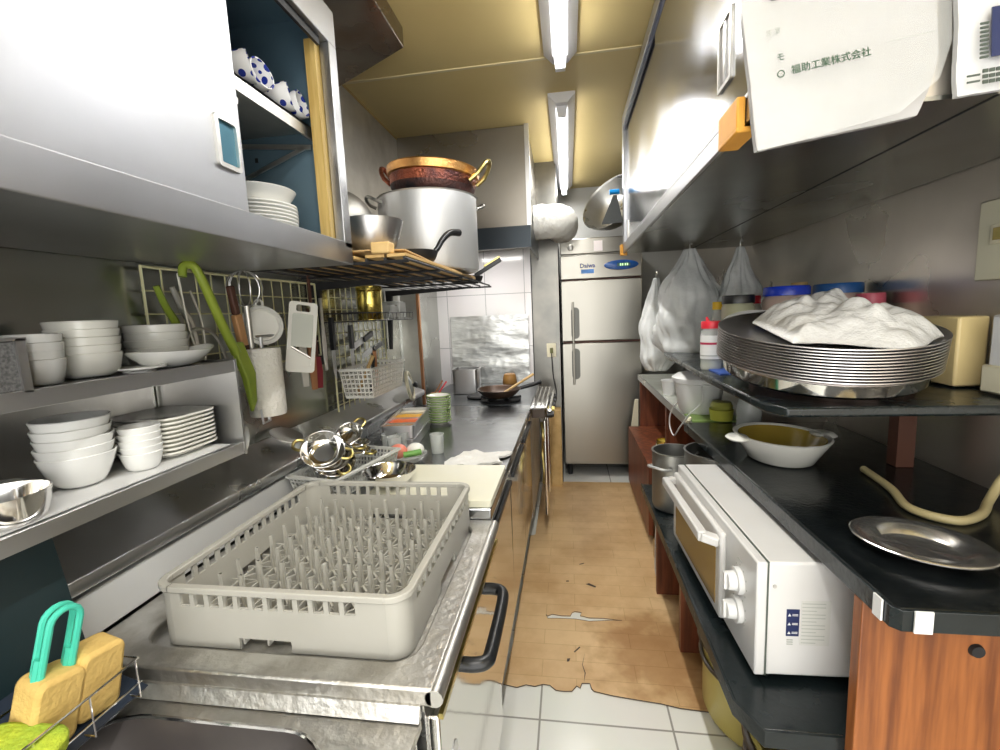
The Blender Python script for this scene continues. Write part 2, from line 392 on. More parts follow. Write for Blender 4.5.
# ceiling joint strips
struct(MB().box(XL, XR, 2.12, 2.135, ZC - .004, ZC), 'trim_2', mat('joint_cream', (.70, .60, .36), .5))
struct(MB().box(XL, XR, .60, .615, ZC - .004, ZC), 'trim_3', MATS['joint_cream'])
struct(MB().box(XL, XL + .012, 1.3, 2.8, ZC - .012, ZC), 'trim_4', mat('trim_brown', (.36, .26, .10), .5))

# stainless casing hanging below the ceiling over the left cupboard
mb = MB().prism([(-.99, 2.03), (-.58, 1.79), (-.58, .60), (-.99, .60)], 'z', 2.325, 2.397)
o = tag(mb.build('ceiling_duct', mat('brown_reflection_steel', (.34, .31, .27), .22, 1, (.24, .18, .13), 4, .1, 6, .1), bevel=.004), 'brownish stainless duct casing fixed under the ceiling above the left cupboard', 'duct')  # brown swirls of reflection are put into the casing colour

# ------------------------------------------------------------------ ceiling lights
def light_fix(y0, y1, label):
    t = thing('ceiling_light', label, 'ceiling light', (-.008, (y0 + y1) / 2, ZC), group='fluorescent ceiling lights')
    h = (y1 - y0) / 2
    # trough: W shaped reflector with closed ends
    mb = MB().prism([(-.068, 0), (-.068, -.012), (-.030, -.05), (.030, -.05), (.068, -.012), (.068, 0)], 'y', -h, h)
    mb.build('housing', lamp_wh, t, bevel=.002)
    MB().cyl((0, -h + .07, -.082), (0, h - .07, -.082), .0155, n=16).build('tube', tube_on, t)
    for sy in (-1, 1):
        MB().prism([(-.026, -.05), (-.020, -.098), (.020, -.098), (.026, -.05)], 'y', sy * (h - .05) - .014, sy * (h - .05) + .014).build('lamp_holder', lamp_wh, t, bevel=.002)
    return t
light_fix(.90, 2.09, 'white fluorescent ceiling light nearer the camera with bare glowing tube')
light_fix(2.45, 4.15, 'white fluorescent ceiling light near the fridge with bare glowing tube')
light_fix(-.72, .42, 'added unseen fluorescent ceiling light overhead behind the camera')  # unseen fixture added to brighten the near end of the aisle

# ------------------------------------------------------------------ upper cupboard, left
t = thing('wall_cupboard', 'stainless wall cupboard with one dented sliding door and open end showing crockery', 'cupboard', (-.8, .5, 1.5))
def L(mb): return mb.xf(Matrix.Translation((.8, -.5, -1.5)))
c = MB()
c.box(-.995, -.985, -.75, 1.262, 1.5, 2.14)
c.box(-.985, -.60, -.75, -.74, 1.5, 2.14)
c.box(-.985, -.60, -.74, 1.262, 2.13, 2.14)
c.box(-.985, -.612, -.74, 1.262, 1.522, 1.532)
L(c).build('cabinet_shell', mat('steel_bluish', (.17, .26, .32), .35, .35, (.12, .20, .26), 3, .05, 8), t)
c = MB().box(-.992, -.60, -.75, 1.262, 1.486, 1.522).box(-.606, -.598, -.75, 1.262, 1.486, 1.545)
L(c).build('bottom_rail', mat('steel_rail', (.50, .51, .53), .3, 1, (.44, .45, .47), 3, .1, 7, .1), t, bevel=.002)
c = MB().box(-.625, -.598, -.75, 1.262, 2.05, 2.14).box(-.625, -.598, 1.222, 1.262, 1.53, 2.05)
L(c).build('face_frame', MATS['steel_rail'], t, bevel=.002)
c = MB().box(-.985, -.625, 1.252, 1.262, 1.53, 2.13)
end = L(c).build('end_panel', MATS['steel_bluish'], t)
c = MB()
for i, z in enumerate((1.60, 1.66, 1.72, 1.78, 1.90, 1.96)):
    c.box(-.86, -.852, 1.2495, 1.2522, z, z + .012)
    c.box(-.9852, -.9835, 1.10, 1.112, z, z + .012)
L(c).build('peg_hole', black, t)
L(MB().box(-.655, -.627, 1.200, 1.250, 1.533, 2.05)).build('wooden_upright', wood_yl, t)
L(MB().box(-.62, -.612, -.62, 1.20, 2.03, 2.05)).build('top_track_gap', black_mat, t)
d = L(MB().box(-.618, -.606, -.74, .847, 1.534, 2.06)).build('sliding_door', mat('steel_door', (.47, .48, .50), .36, 1, (.42, .43, .45), 3, .16, 5, .12), t, bevel=.002)
c = MB().slab([rrect(.774, .834, 1.612, 1.702, .008), rrect(.781, .827, 1.620, 1.694, .006)[::-1]], 0, .006)
c.v = [(-.6065 + z, x, y) for x, y, z in c.v]; L(c).build('door_pull', steel_dull, d)
L(MB().box(-.6068, -.6058, .781, .827, 1.62, 1.694)).build('pull_recess', mat('recess_blue', (.05, .16, .22), .3, .6), d)
L(MB().box(-.6060, -.6035, .783, .787, 1.622, 1.692)).build('pull_lip', steel_dull, d)
# inside shelf with brackets
L(MB().box(-.985, -.67, .2, 1.245, 1.842, 1.848).box(-.676, -.67, .2, 1.245, 1.815, 1.848)).build('inner_shelf', steel_dull, t)
for y in (.95, 1.235):
    L(MB().bar((-.98, y, 1.83), (-.68, y, 1.80), .006, .012).bar((-.98, y, 1.70), (-.70, y, 1.80), .006, .01)).build('shelf_bracket', steel_dull, t)

# dotted cups lying in a row on the inner shelf
def cup_mb(r=.034, h=.07):
    return MB().lathe([(0, 0), (r * .62, 0), (r * .8, h * .2), (r * .95, h * .6), (r, h), (r - .003, h), (r * .9, h * .6), (r * .72, h * .22), (0, .006)], n=28)
cups = [(.985, 25), (1.055, -8), (1.135, 22), (1.20, 5)]
words = ['nearest the sliding door', 'second from the sliding door', 'third from the sliding door', 'nearest the wooden upright']
first = None
for i, (y, a) in enumerate(cups):
    lab = f'white teacup with blue polka dots on the cupboard shelf, {words[i]}'
    rot = (math.radians(78), math.radians(0), math.radians(90 + a))
    if first is None:
        first = tag(cup_mb().build('teacup', dots, loc=(-.745, y, 1.848 + .036), rot=rot), lab, 'cup', 'polka dot cups in the cupboard')
    else: dup(first, (-.745, y, 1.848 + .036), rot, lab)

# plates standing in stacks in the cupboard
def plate_stack(name, mb, m, x, y, z, n, dz, desc, where, cat, group, bevel=0, rot0=0., jit=.4, tilt=None):
    f = None
    for i in range(n):
        lab = f'{desc}, {ordname(i, n)} {where}'
        r = (0, 0, math.radians(rot0 + random.uniform(-jit, jit) * 3))
        loc = (x + random.uniform(-jit, jit) * .002, y + random.uniform(-jit, jit) * .002, z + i * dz)
        if f is None: f = tag(mb.build(name, m, loc=loc, rot=r), lab, cat, group)
        else: dup(f, loc, r, lab)
    return f
def plate_prof(r, h=.02, rb=None, t=.004):
    rb = rb or r * .6
    return [(0, .003), (rb * .9, .003), (rb * .95, 0), (rb, 0), (rb * 1.05, .004), (r, h), (r, h + t * .8), (r - .004, h + t), (rb, .004 + t), (0, .003 + t)]
plate_stack('dinner_plate', MB().lathe(plate_prof(.095, .016)), china, -.76, 1.09, 1.5325, 9, .0085, 'white round plate', 'of the plate stack inside the left cupboard', 'plate', 'plates in the left cupboard')
plate_stack('deep_plate', MB().lathe(bowl_prof(.095, .042, .05)), china, -.76, 1.09, 1.613, 1, .01, 'white deep dish', 'on top of the cupboard plate stack', 'dish', 'deep dishes in the left cupboard')
plate_stack('side_plate', MB().lathe(plate_prof(.062, .013)), china2, -.93, 1.185, 1.5325, 7, .012, 'small white plate', 'of the rear stack inside the left cupboard', 'plate', 'small plates in the left cupboard')

# ------------------------------------------------------------------ pot shelf past the cupboard
t = thing('pot_shelf', 'black wire pot shelf on wall brackets right of the cupboard, covered with boards', 'shelf', (-.70, 2.0, 1.49))
def L(mb): return mb.xf(Matrix.Translation((.70, -2.0, -1.49)))
w = MB()
for i in range(10): w.tube([(-.96 + i * .0565, 1.272, 1.498), (-.96 + i * .0565, 2.70, 1.498)], .0045, 6)
for y in (1.275, 1.6, 1.95, 2.3, 2.70): w.tube([(-.965, y, 1.490), (-.440, y, 1.490)], .005, 6)
L(w).build('wire_deck', black_mat, t)
for y in (1.71, 2.46):
    b = MB().prism([(-.992, 1.16), (-.978, 1.16), (-.955, 1.452), (-.50, 1.474), (-.50, 1.482), (-.992, 1.482)], 'y', y - .010, y + .010)
    L(b).build('shelf_bracket', black_mat, t)
for i, x in enumerate((-.90, -.81, -.72, -.63, -.54, -.475)):
    L(MB().box(x - .028, x + .028, 1.275, 2.42 - .03 * i, 1.5035, 1.5125)).build('wooden_slat', wood_lt, t, bevel=.001)
tag(crumple(14, 14, .46, 1.02, lambda u, v, x, y: 1.5205 + .016 * max(0, .22 - v) / .22 * (1 - abs(u - .5)) + .004 * nz(x, y, 0, 6), t=.004).build('cardboard_sheet', cardboard, loc=(-.92, 1.31, 0)), 'brown cardboard sheet lying under the big aluminium pot', 'cardboard')
tag(MB().box(-.545, -.490, 1.262, 1.306, 1.5135, 1.545).build('wood_block', wood_lt, bevel=.004), 'small square wood block at the near corner of the pot shelf', 'block')

def loop_handle(mb, c, ang, w, out, r, rise=0., n=10):
    ca, sa = math.cos(ang), math.sin(ang); pts = []
    for i in range(n + 1):
        a = PI * i / n; s_ = -math.cos(a) * w / 2; q = math.sin(a) ** .6 * out
        pts.append((c[0] + ca * q - sa * s_, c[1] + sa * q + ca * s_, c[2] + math.sin(a) * rise))
    return mb.tube(pts, r, 8)
t = thing('stockpot', 'large pale aluminium stockpot on the wire shelf under the copper pot', 'pot', (-.612, 2.08, 1.527))
MB().lathe(pot_prof(.218, .315, .005, .015), n=56).build('pot_body', alu, t)
for a in (math.radians(215), math.radians(35)):
    m_ = MB(); loop_handle(m_, (.218 * math.cos(a), .218 * math.sin(a), .285), a, .11, .05, .007, .03); m_.build('loop_handle', alu_dark, t)
t = thing('copper_pot', 'hammered copper pan with orange rim and two brass handles on the stockpot', 'pot', (-.585, 2.08, 1.842), (0, math.radians(4), 0))
MB().lathe([(0, 0), (.145, 0), (.176, .02), (.188, .06), (.192, .100), (.186, .100), (.181, .06), (.166, .022), (.14, .006), (0, .006)], n=56).build('pot_body', copper, t)
MB().lathe([(0, -.001), (.146, -.001), (.1775, .020), (.1870, .052), (.184, .052), (.170, .020), (.14, .001), (0, .001)], n=56, wav=lambda a: 1).build('sooty_base', mat('soot', (.035, .03, .035), .45, .5, (.12, .05, .04), 14, .4, 110), t)
MB().lathe([(.188, .088), (.200, .094), (.204, .124), (.198, .130), (.184, .130), (.186, .09)], n=56).build('rim', copper_rim, t)
for a in (math.radians(-8), math.radians(170)):
    m_ = MB(); loop_handle(m_, (.188 * math.cos(a), .188 * math.sin(a), .070), a, .095, .070, .010, .085); m_.build('loop_handle', brass if a < 0 else copper, t)
tag(MB().lathe(bowl_prof(.098, .092, .055, .003)).build('mixing_bowl', steel_br, loc=(-.610, 1.440, 1.546)), 'small stainless mixing bowl beside the wooden upright on the pot shelf', 'bowl')
tag(MB().lathe([(0, 0), (.05, .004), (.12, .03), (.15, .07), (.147, .072), (.115, .034), (.05, .009), (0, .005)]).build('domed_pan', alu_dark, loc=(-.88, 1.75, 1.69), rot=(math.radians(-80), math.radians(0), math.radians(30))), 'dark domed pan leaning against the wall behind the steel bowl', 'pan')
t = thing('frying_pan', 'black frying pan with curved black handle in front of the stockpot', 'frying pan', (-.545, 1.65, 1.530))
MB().lathe(bowl_prof(.085, .035, .065, .003)).build('pan_body', black_mat, t)
MB().tube(bez([(.055, .02, .03), (.07, .045, .045), (.085, .08, .085), (.105, .12, .115), (.13, .17, .122)], 6), .009, 10, r2=.014).build('handle', black, t)
t = thing('small_saucepan', 'pan with black and brass bar handle at the far end of the pot shelf', 'pan', (-.53, 2.46, 1.504))
MB().lathe(bowl_prof(.085, .03, .07, .003)).build('pan_body', black_mat, t)
MB().bar((.04, .02, .035), (.18, .04, .115), .03, .022).build('handle', black, t, bevel=.003)
MB().bar((.09, .026, .083), (.175, .038, .130), .024, .008).build('handle_strip', brass, t)

# ------------------------------------------------------------------ range hood and duct
t = thing('range_hood', 'tall stainless range hood box above the stove with dark lower skirt', 'range hood', (-.6, 3.1, 1.72))
def L(mb): return mb.xf(Matrix.Translation((.6, -3.1, -1.72)))
L(MB().box(-.998, -.215, 2.80, 3.495, 1.83, 2.398)).build('hood_casing', mat('hood_steel', (.34, .32, .285), .26, 1, (.29, .27, .24), 2, .06, 6, .1), t, bevel=.002)
h = MB().box(-.998, -.205, 2.79, 2.80, 1.715, 1.84).box(-.215, -.205, 2.80, 3.495, 1.715, 1.84)
L(h).build('skirt', mat('skirt_dark', (.035, .045, .055), .3, .5), t)
L(MB().box(-.225, -.20, 2.785, 2.81, 1.84, 2.40)).build('corner_trim', steel_br, t)
L(MB().box(-.998, -.22, 2.80, 3.495, 1.80, 1.81)).build('filter', steel_dull, t)
t = thing('exhaust_duct', 'white wrapped round exhaust duct poking out beside the range hood', 'duct', (-.11, 3.22, 1.93))
def dw(u, v): return 1
pts = bez([(-.10, 0, 0), (-.03, 0, 0), (.035, .01, 0), (.075, .06, 0), (.08, .12, 0), (.08, .25, 0)], 10)
mb = MB().tube(pts, .112, 48)
mb.v = [tuple(Vector(v) * 1 + Vector((noise.noise(Vector(v) * 28), noise.noise(Vector(v) * 28 + Vector((5, 1, 2))), noise.noise(Vector(v) * 28 + Vector((1, 7, 3))))) * .007) for v in mb.v]
mb.build('wrapped_pipe', duct_wrap, t)

# ------------------------------------------------------------------ fridge
t = thing('fridge', 'tall stainless two-door upright fridge at the end of the aisle', 'fridge', (.25, 3.9, 0))
def L(mb): return mb.xf(Matrix.Translation((-.25, -3.9, 0)))
fsteel = mat('fridge_steel', (.33, .315, .285), .26, 1, (.29, .28, .25), 1.5, .02, 40, .06, stretch=(1, 1, .15))
L(MB().box(-.045, .545, 3.64, 4.25, .10, 1.86)).build('cabinet_body', fsteel, t, bevel=.004)
L(MB().box(-.05, .55, 3.605, 3.645, 1.565, 1.742)).build('control_panel', fsteel, t, bevel=.006)
L(MB().box(-.05, .55, 3.60, 3.645, 1.75, 1.865)).build('top_panel', fsteel, t, bevel=.006)
for nm, z0, z1 in (('upper', 1.095, 1.555), ('lower', .12, 1.080)):
    d = L(MB().box(-.05, .55, 3.60, 3.645, z0, z1)).build('door', fsteel, t, bevel=.006)
    zc = 1.235 if nm == 'upper' else .92
    L(MB().slab([rrect(.022, .085, zc - .120, zc + .120, .031)], 0, .004).xf(Matrix.Rotation(PI / 2, 4, 'X')).xf(Matrix.Translation((0, 3.60, 0)))).build('handle_recess', mat('recess_grey', (.10, .10, .09), .3, .5), d)
    L(MB().box(.028, .046, 3.572, 3.592, zc - .16, zc + .16).box(.028, .046, 3.59, 3.60, zc - .155, zc - .12).box(.028, .046, 3.59, 3.60, zc + .12, zc + .155)).build('handle', mat('handle_grey', (.22, .21, .18), .3, .7), d, bevel=.004)
L(MB().box(-.04, .54, 3.63, 3.64, 1.556, 1.566).box(-.04, .54, 3.63, 3.64, 1.080, 1.095)).build('seal', mat('seal_red', (.22, .10, .08), .5), t)
e = MB().lathe([(0, 0), (1, 0), (1, .006), (.9, .010), (0, .010)], n=40, sx=.125, sy=.036)
L(e.xf(Matrix.Rotation(PI / 2, 4, 'X')).xf(Matrix.Translation((.40, 3.605, 1.655)))).build('display_bezel', panel_blue, t)
L(MB().box(.37, .465, 3.592, 3.596, 1.645, 1.667)).build('display', display, t)
for x in (.39, .405, .425, .44): L(MB().box(x, x + .008, 3.590, 3.592, 1.648, 1.664)).build('display_digit', displ_on, t)
text_mesh('Daiwa', .045, mat('logo_navy', (.02, .03, .16), .4), t, frame_M((.095 - .25, 3.6035 - 3.9, 1.648), (1, 0, 0), (0, 0, 1)), 'logo', bold=.0012)
L(MB().box(.105, .20, 3.602, 3.605, 1.605, 1.635)).build('logo_plate', mat('logo_blue', (.10, .28, .70), .4), t)
L(MB().box(.20, .265, 3.597, 3.60, 1.765, 1.84)).build('sticker', mat('sticker_white', (.85, .78, .78), .5), t)
L(MB().lathe([(0, 0), (.022, 0), (.022, .01), (.016, .014), (0, .014)], n=24).xf(Matrix.Rotation(PI / 2, 4, 'X')).xf(Matrix.Translation((.03, 3.60, 1.80)))).build('key_lock', steel_dull, t)
for x in (-.01, .50):
    for y in (3.70, 4.18): L(MB().cyl((x, y, 0), (x, y, .102), .02, n=12)).build('leg', black_mat, t)
# big bowl on the fridge
tag(MB().lathe(bowl_prof(.245, .15, .10, .004, 2.2), n=56).build('large_mixing_bowl', steel, loc=(.42, 3.80, 2.06), rot=(math.radians(40), math.radians(-48), 0)), 'very large stainless bowl propped on top of the fridge', 'bowl')
t = thing('dustpan', 'dark grey triangular scoop with bright blue peg beside the right cupboard', 'scoop', (.275, 2.86, 1.885))
MB().prism([(-.07, -.06), (.055, -.055), (.02, .10), (.0, .10)], 'y', -.006, .006).build('blade', mat('dark_grey', (.05, .055, .055), .5), t)
MB().tube([(-.02, 0, .118), (.035, 0, .12)], .014, 14).build('peg', cyan, t)
MB().tube([(.035, 0, .12), (.055, .0, .10)], .004, 8).build('hook', steel, t)

# ------------------------------------------------------------------ left wall lower area: utensil grids
def grid_panel(y0, y1, z0, z1, x, name, label, step=.05):
    t = thing(name, label, 'wire grid', (x, (y0 + y1) / 2, z0), group='wire utensil grids')
    w = MB(); yc = (y0 + y1) / 2
    w.tube([(0, y0 - yc, 0), (0, y1 - yc, 0), (0, y1 - yc, z1 - z0), (0, y0 - yc, z1 - z0)], .0042, 6, closed=True)
    w.build('frame', cream_wire, t)
    w = MB(); n = int((y1 - y0) / step)
    for i in range(1, n): y = y0 - yc + (y1 - y0) * i / n; w.tube([(0, y, 0), (0, y, z1 - z0)], .0022, 5)
    n = int((z1 - z0) / step)
    for i in range(1, n): z = (z1 - z0) * i / n; w.tube([(-.004, y0 - yc, z), (-.004, y1 - yc, z)], .0022, 5)
    w.build('wire_mesh', cream_wire, t); return t
cream_wire = mat('cream_wire', (.80, .77, .46), .35)
grid_panel(.955, 1.70, 1.20, 1.475, -.975, 'utensil_grid', 'cream wire grid on the left wall behind the ladles and green tongs')
grid_panel(1.80, 2.36, .87, 1.48, -.975, 'utensil_grid', 'cream wire grid on the left wall behind the knives and white basket')

# wire tray with tin
t = thing('wire_tray', 'narrow wire wall tray on the far grid holding the gold tin', 'tray', (-.90, 2.08, 1.325))
w = MB()
for z in (0, .035): w.tube([(-.068, -.36, z), (.06, -.36, z), (.06, .36, z), (-.068, .36, z)], .003, 6, closed=True)
for i in range(16): w.tube([(-.068, -.36 + i * .048, 0), (.06, -.36 + i * .048, 0), (.06, -.36 + i * .048, .035)], .0018, 5)
w.build('wire_frame', black_mat, t)
t = thing('gold_tin', 'round gold coloured tin on the wire wall tray', 'tin', (-.90, 2.03, 1.3285))
MB().lathe([(0, 0), (.058, 0), (.058, .004), (.055, .008), (.055, .125), (.057, .129), (.052, .133), (0, .133)], n=32).build('tin_body', gold, t)
MB().lathe([(.0, .133), (.058, .133), (.058, .150), (.054, .153), (0, .153)], n=32).build('lid', gold, t)
for i, y in enumerate((2.20, 2.32)):
    b = MB().box(-.05, .05, -.05, .05, 0, .07 + .02 * i)
    tag(b.build('clear_container', clear_pl, loc=(-.90, y, 1.3285), bevel=.006), ['clear plastic box on the wire tray beside the gold tin', 'clear plastic box at the far end of the wire tray'][i], 'container', 'clear boxes on the wire tray')

# hanging knives on a rack
def hang(name, label, cat, parts, loc, rot=(0, 0, 0), group=None):
    t = thing(name, label, cat, loc, rot, group)
    for nm, mb, m in parts: mb.build(nm, m, t)
    return t
for i, (y, z, rx, lab) in enumerate(((1.93, 1.255, 0, 'upright knife with black handle hanging on the far grid'), (2.10, 1.25, 75, 'level knife with black handle on the far grid, upper of two'), (2.20, 1.195, 78, 'level knife with black handle on the far grid, lower of two'))):
    h = MB().bar((0, 0, -.05), (0, 0, .055), .022, .014, (1, 0, 0)); b = MB().prism([(-.018, -.055), (.012, -.055), (.012, -.16), (.0, -.19), (-.018, -.15)], 'x', -.001, .001)
    hang('kitchen_knife', lab, 'knife', (('handle', h, black), ('blade', b, steel_br)), (-.955, y, z), (math.radians(-rx), 0, 0), 'knives on the grid')
hang('kitchen_knife', 'long dark-handled knife hanging where the two grids meet', 'knife', (('handle', MB().bar((0, 0, -.07), (0, 0, .06), .02, .016, (1, 0, 0)), black), ('blade', MB().prism([(-.015, -.07), (.012, -.07), (.006, -.19), (-.012, -.16)], 'x', -.001, .001), steel_br)), (-.93, 1.72, 1.285))

# white lattice basket
def lattice_box(w, d, h, m, t, step=.022, bar=.006, th=.0025, taper=.88, rim=.008, nm='basket_body'):
    """perforated basket, centred, base at z=0; base is smaller by taper"""
    mb = MB()
    def P(u, v, z): k = taper + (1 - taper) * z / h; return Vector((u * w / 2 * k, v * d / 2 * k, z))
    def side(a, b, n):
        for i in range(n + 1):
            s_ = i / n; A = P(a[0] + (b[0] - a[0]) * s_, a[1] + (b[1] - a[1]) * s_, 0); B = P(a[0] + (b[0] - a[0]) * s_, a[1] + (b[1] - a[1]) * s_, h)
            mb.bar(A, B, bar, th, (0, 1, 0) if a[1] != b[1] and False else (Vector((a[0] + b[0], a[1] + b[1], 0)).normalized()))
        nz_ = max(2, int(h / step))
        for j in range(nz_ + 1):
            z = h * j / nz_; hh = bar if 0 < j < nz_ - 0 else bar * 2
            mb.bar(P(a[0], a[1], z), P(b[0], b[1], z), th, hh)
    side((-1, -1), (1, -1), int(w / step)); side((-1, 1), (1, 1), int(w / step)); side((-1, -1), (-1, 1), int(d / step)); side((1, -1), (1, 1), int(d / step))
    n = int(w / step)
    for i in range(n + 1): u = -1 + 2 * i / n; mb.bar(P(u, -1, .002), P(u, 1, .002), bar, th)
    n = int(d / step)
    for i in range(n + 1): u = -1 + 2 * i / n; mb.bar(P(-1, u, .002), P(1, u, .002), bar, th)
    mb.build(nm, m, t)
    r = MB(); a = w / 2 + rim / 2; b = d / 2 + rim / 2
    r.bar((-a, -b, h), (a, -b, h), rim, .006).bar((-a, b, h), (a, b, h), rim, .006).bar((-a, -b, h), (-a, b, h), rim, .006).bar((a, -b, h), (a, b, h), rim, .006)
    r.build('rim', m, t)
t = thing('hanging_basket', 'white perforated plastic basket of tools hung on the far grid', 'basket', (-.885, 1.99, 1.005))
lattice_box(.14, .38, .118, china2, t, .018, .006)
for i, (dx, dy, ax, ay, m_, cat, lab) in enumerate(((-.02, -.08, .25, -.55, wood_lt, 'spatula', 'pale wooden spatula sticking out of the white hanging basket'), (.02, -.04, -.1, -.45, black, 'tool', 'black handled tool in the white hanging basket'), (.0, .06, .1, .25, wood_h, 'tool', 'red brown wooden tool in the white hanging basket'))):
    o = hang(['spatula', 'kitchen_tool', 'kitchen_tool'][i], lab, cat, (('handle', MB().tube([(0, 0, 0), (0, 0, .16)], .007, 8, r2=.009), m_), ('head', MB().prism([(-.018, -.02), (.018, -.02), (.012, .03), (-.012, .03)], 'x', -.003, .003).xf(Matrix.Translation((0, 0, .0))), m_)), (-.885 + dx, 1.95 + dy, 1.035), (ay, ax, 0))

# brown edged steel board at the end of the grid, then black bars
t = thing('partition_board', 'upright steel board with reddish brown edge between grids and stove', 'board', (-.99, 2.67, .80))
MB().box(0, .10, -.006, .006, 0, .68).build('board_panel', steel_dull, t); MB().box(.10, .116, -.010, .012, 0, .68).build('edge_strip', wood_h, t, label='reddish brown edge') if False else MB().box(.10, .116, -.010, .012, 0, .68).build('edge_strip', wood_h, t)

# paper roll
t = thing('paper_towel', 'embossed white kitchen paper roll hanging on the left wall', 'paper roll', (-.90, 1.245, 1.06))
MB().lathe([(.018, 0), (.049, 0), (.051, .01), (.051, .19), (.049, .20), (.018, .20)], n=40).build('roll', paper, t)
MB().tube([(.0, 0, -.02), (0, 0, .23), (0, 0, .235)], .005, 8).tube([(0, -.02, .235), (0, .09, .235), (-.07, .09, .235)], .004, 8).tube([(0, 0, -.02), (.03, -.07, -.012), (.035, -.08, .03)], .003, 8).build('holder', steel_br, t)
# green long tongs
t = thing('green_ladle', 'long lime green plastic server hooked on the near wire grid', 'ladle', (-.90, 1.125, 1.235))
MB().tube(bez([(.0, -.135, .215), (.0, -.128, .24), (.01, -.108, .24), (.015, -.09, .20), (.01, -.04, .10), (.01, .0, .02)], 8), .009, 10, r2=.013).build('handle', lime, t)
MB().add(*(lambda V, F: (V, F))([(x + .01, y, z) for x, y, z in ((-.006, -.02, .05), (-.006, .025, .05), (-.006, .055, -.04), (-.006, .05, -.12), (-.006, .035, -.15), (-.006, .015, -.05), (.006, -.02, .05), (.006, .025, .05), (.012, .055, -.04), (.01, .05, -.12), (.006, .035, -.15), (.012, .015, -.05))],
    [(0, 1, 2, 3, 4, 5), (11, 10, 9, 8, 7, 6), (0, 6, 7, 1), (1, 7, 8, 2), (2, 8, 9, 3), (3, 9, 10, 4), (4, 10, 11, 5), (5, 11, 6, 0)])).build('blade', lime, t, bevel=.003)
# ladle with steel bowl hanging below
t = thing('steel_ladle', 'steel ladle with curved neck hanging beside the paper roll', 'ladle', (-.93, 1.10, 1.24))
MB().tube(bez([(0, -.10, .05), (0, -.06, .085), (0, -.0, .07), (0, .035, .0), (0, .045, -.12), (0, .045, -.2)], 8), .0045, 8).build('handle', steel_dull, t)
MB().lathe(bowl_prof(.022, .018, .008, .002), n=24, sy=.9, sx=1.9).xf(Matrix.Rotation(math.radians(95), 4, 'Y')).xf(Matrix.Translation((.0, .047, -.225))).build('scoop', alu_dark, t)
# whisk
t = thing('whisk', 'wire balloon whisk hanging head up on the near grid', 'whisk', (-.93, 1.24, 1.30))
w = MB()
for k in range(5):
    a = PI * k / 5; pts = []
    for i in range(17):
        q = 2 * PI * i / 16 - PI / 2; r_ = .048 * math.cos(q); pts.append((r_ * math.cos(a), r_ * math.sin(a), .135 + .052 * math.sin(q)))
    w.tube(pts, .0012, 5)
w.build('wires', steel_br, t); MB().tube([(0, 0, -.05), (0, 0, .085)], .009, 10).build('handle', steel_dull, t)
# wood handled brush
t = thing('basting_brush', 'wooden handled brush with dark bristles hanging by the whisk', 'brush', (-.92, 1.185, 1.33), (math.radians(9), 0, 0))
MB().bar((0, 0, -.06), (0, 0, .03), .028, .018, (1, 0, 0)).build('handle', mat('wood_orange', (.62, .33, .14), .5), t, bevel=.004)
MB().bar((0, 0, .03), (0, 0, .11), .020, .016, (1, 0, 0)).build('grip', wood_dk, t, bevel=.004)
MB().bar((0, 0, -.11), (0, 0, -.06), .035, .012, (1, 0, 0)).build('bristles', wood_dk, t, bevel=.002)
# round white strainer
t = thing('strainer_lid', 'round cream plastic lid hanging behind the paper roll', 'lid', (-.925, 1.29, 1.325), (0, math.radians(80), math.radians(-40)))
MB().lathe([(0, 0), (.055, 0), (.06, .004), (.06, .012), (.05, .014), (.046, .006), (0, .006)], n=36).build('disc', china2, t)
MB().slab([[(r_ * math.cos(2 * PI * i / 20) - .068, r_ * math.sin(2 * PI * i / 20)) for i in range(20)] for r_ in (.014,)] + [[(.007 * math.cos(-2 * PI * i / 20) - .068, .007 * math.sin(-2 * PI * i / 20)) for i in range(20)]], 0, .008).build('hanging_tab', china2, t)
# grater / mandoline
t = thing('slicer', 'cream plastic mandoline slicer hanging over the paper roll', 'slicer', (-.895, 1.415, 1.165), (math.radians(-9), math.radians(-4), math.radians(-48)))
body = MB().slab([rrect(-.045, .045, 0, .235, .012), rrect(-.033, .033, .02, .195, .006)[::-1], rrect(-.022, .022, .203, .225, .006)[::-1]], 0, .012)
RY = Matrix(((0, 0, 1, 0), (1, 0, 0, 0), (0, 1, 0, 0), (0, 0, 0, 1)))
body.xf(RY).build('body', china2, t, bevel=.002)
MB().slab([rrect(-.033, .033, .085, .195, .003)], .003, .007).xf(RY).build('glide_plate', mat('slicer_clear', (.6, .62, .55), .25), t)
MB().slab([[(-.033, .02), (.033, .02), (.033, .045), (-.033, .08)]], .003, .008).xf(RY).build('run_off', china2, t)
MB().slab([[(-.033, .083), (.033, .048), (.033, .052), (-.033, .087)]], .004, .010).xf(RY).build('blade', steel_br, t)
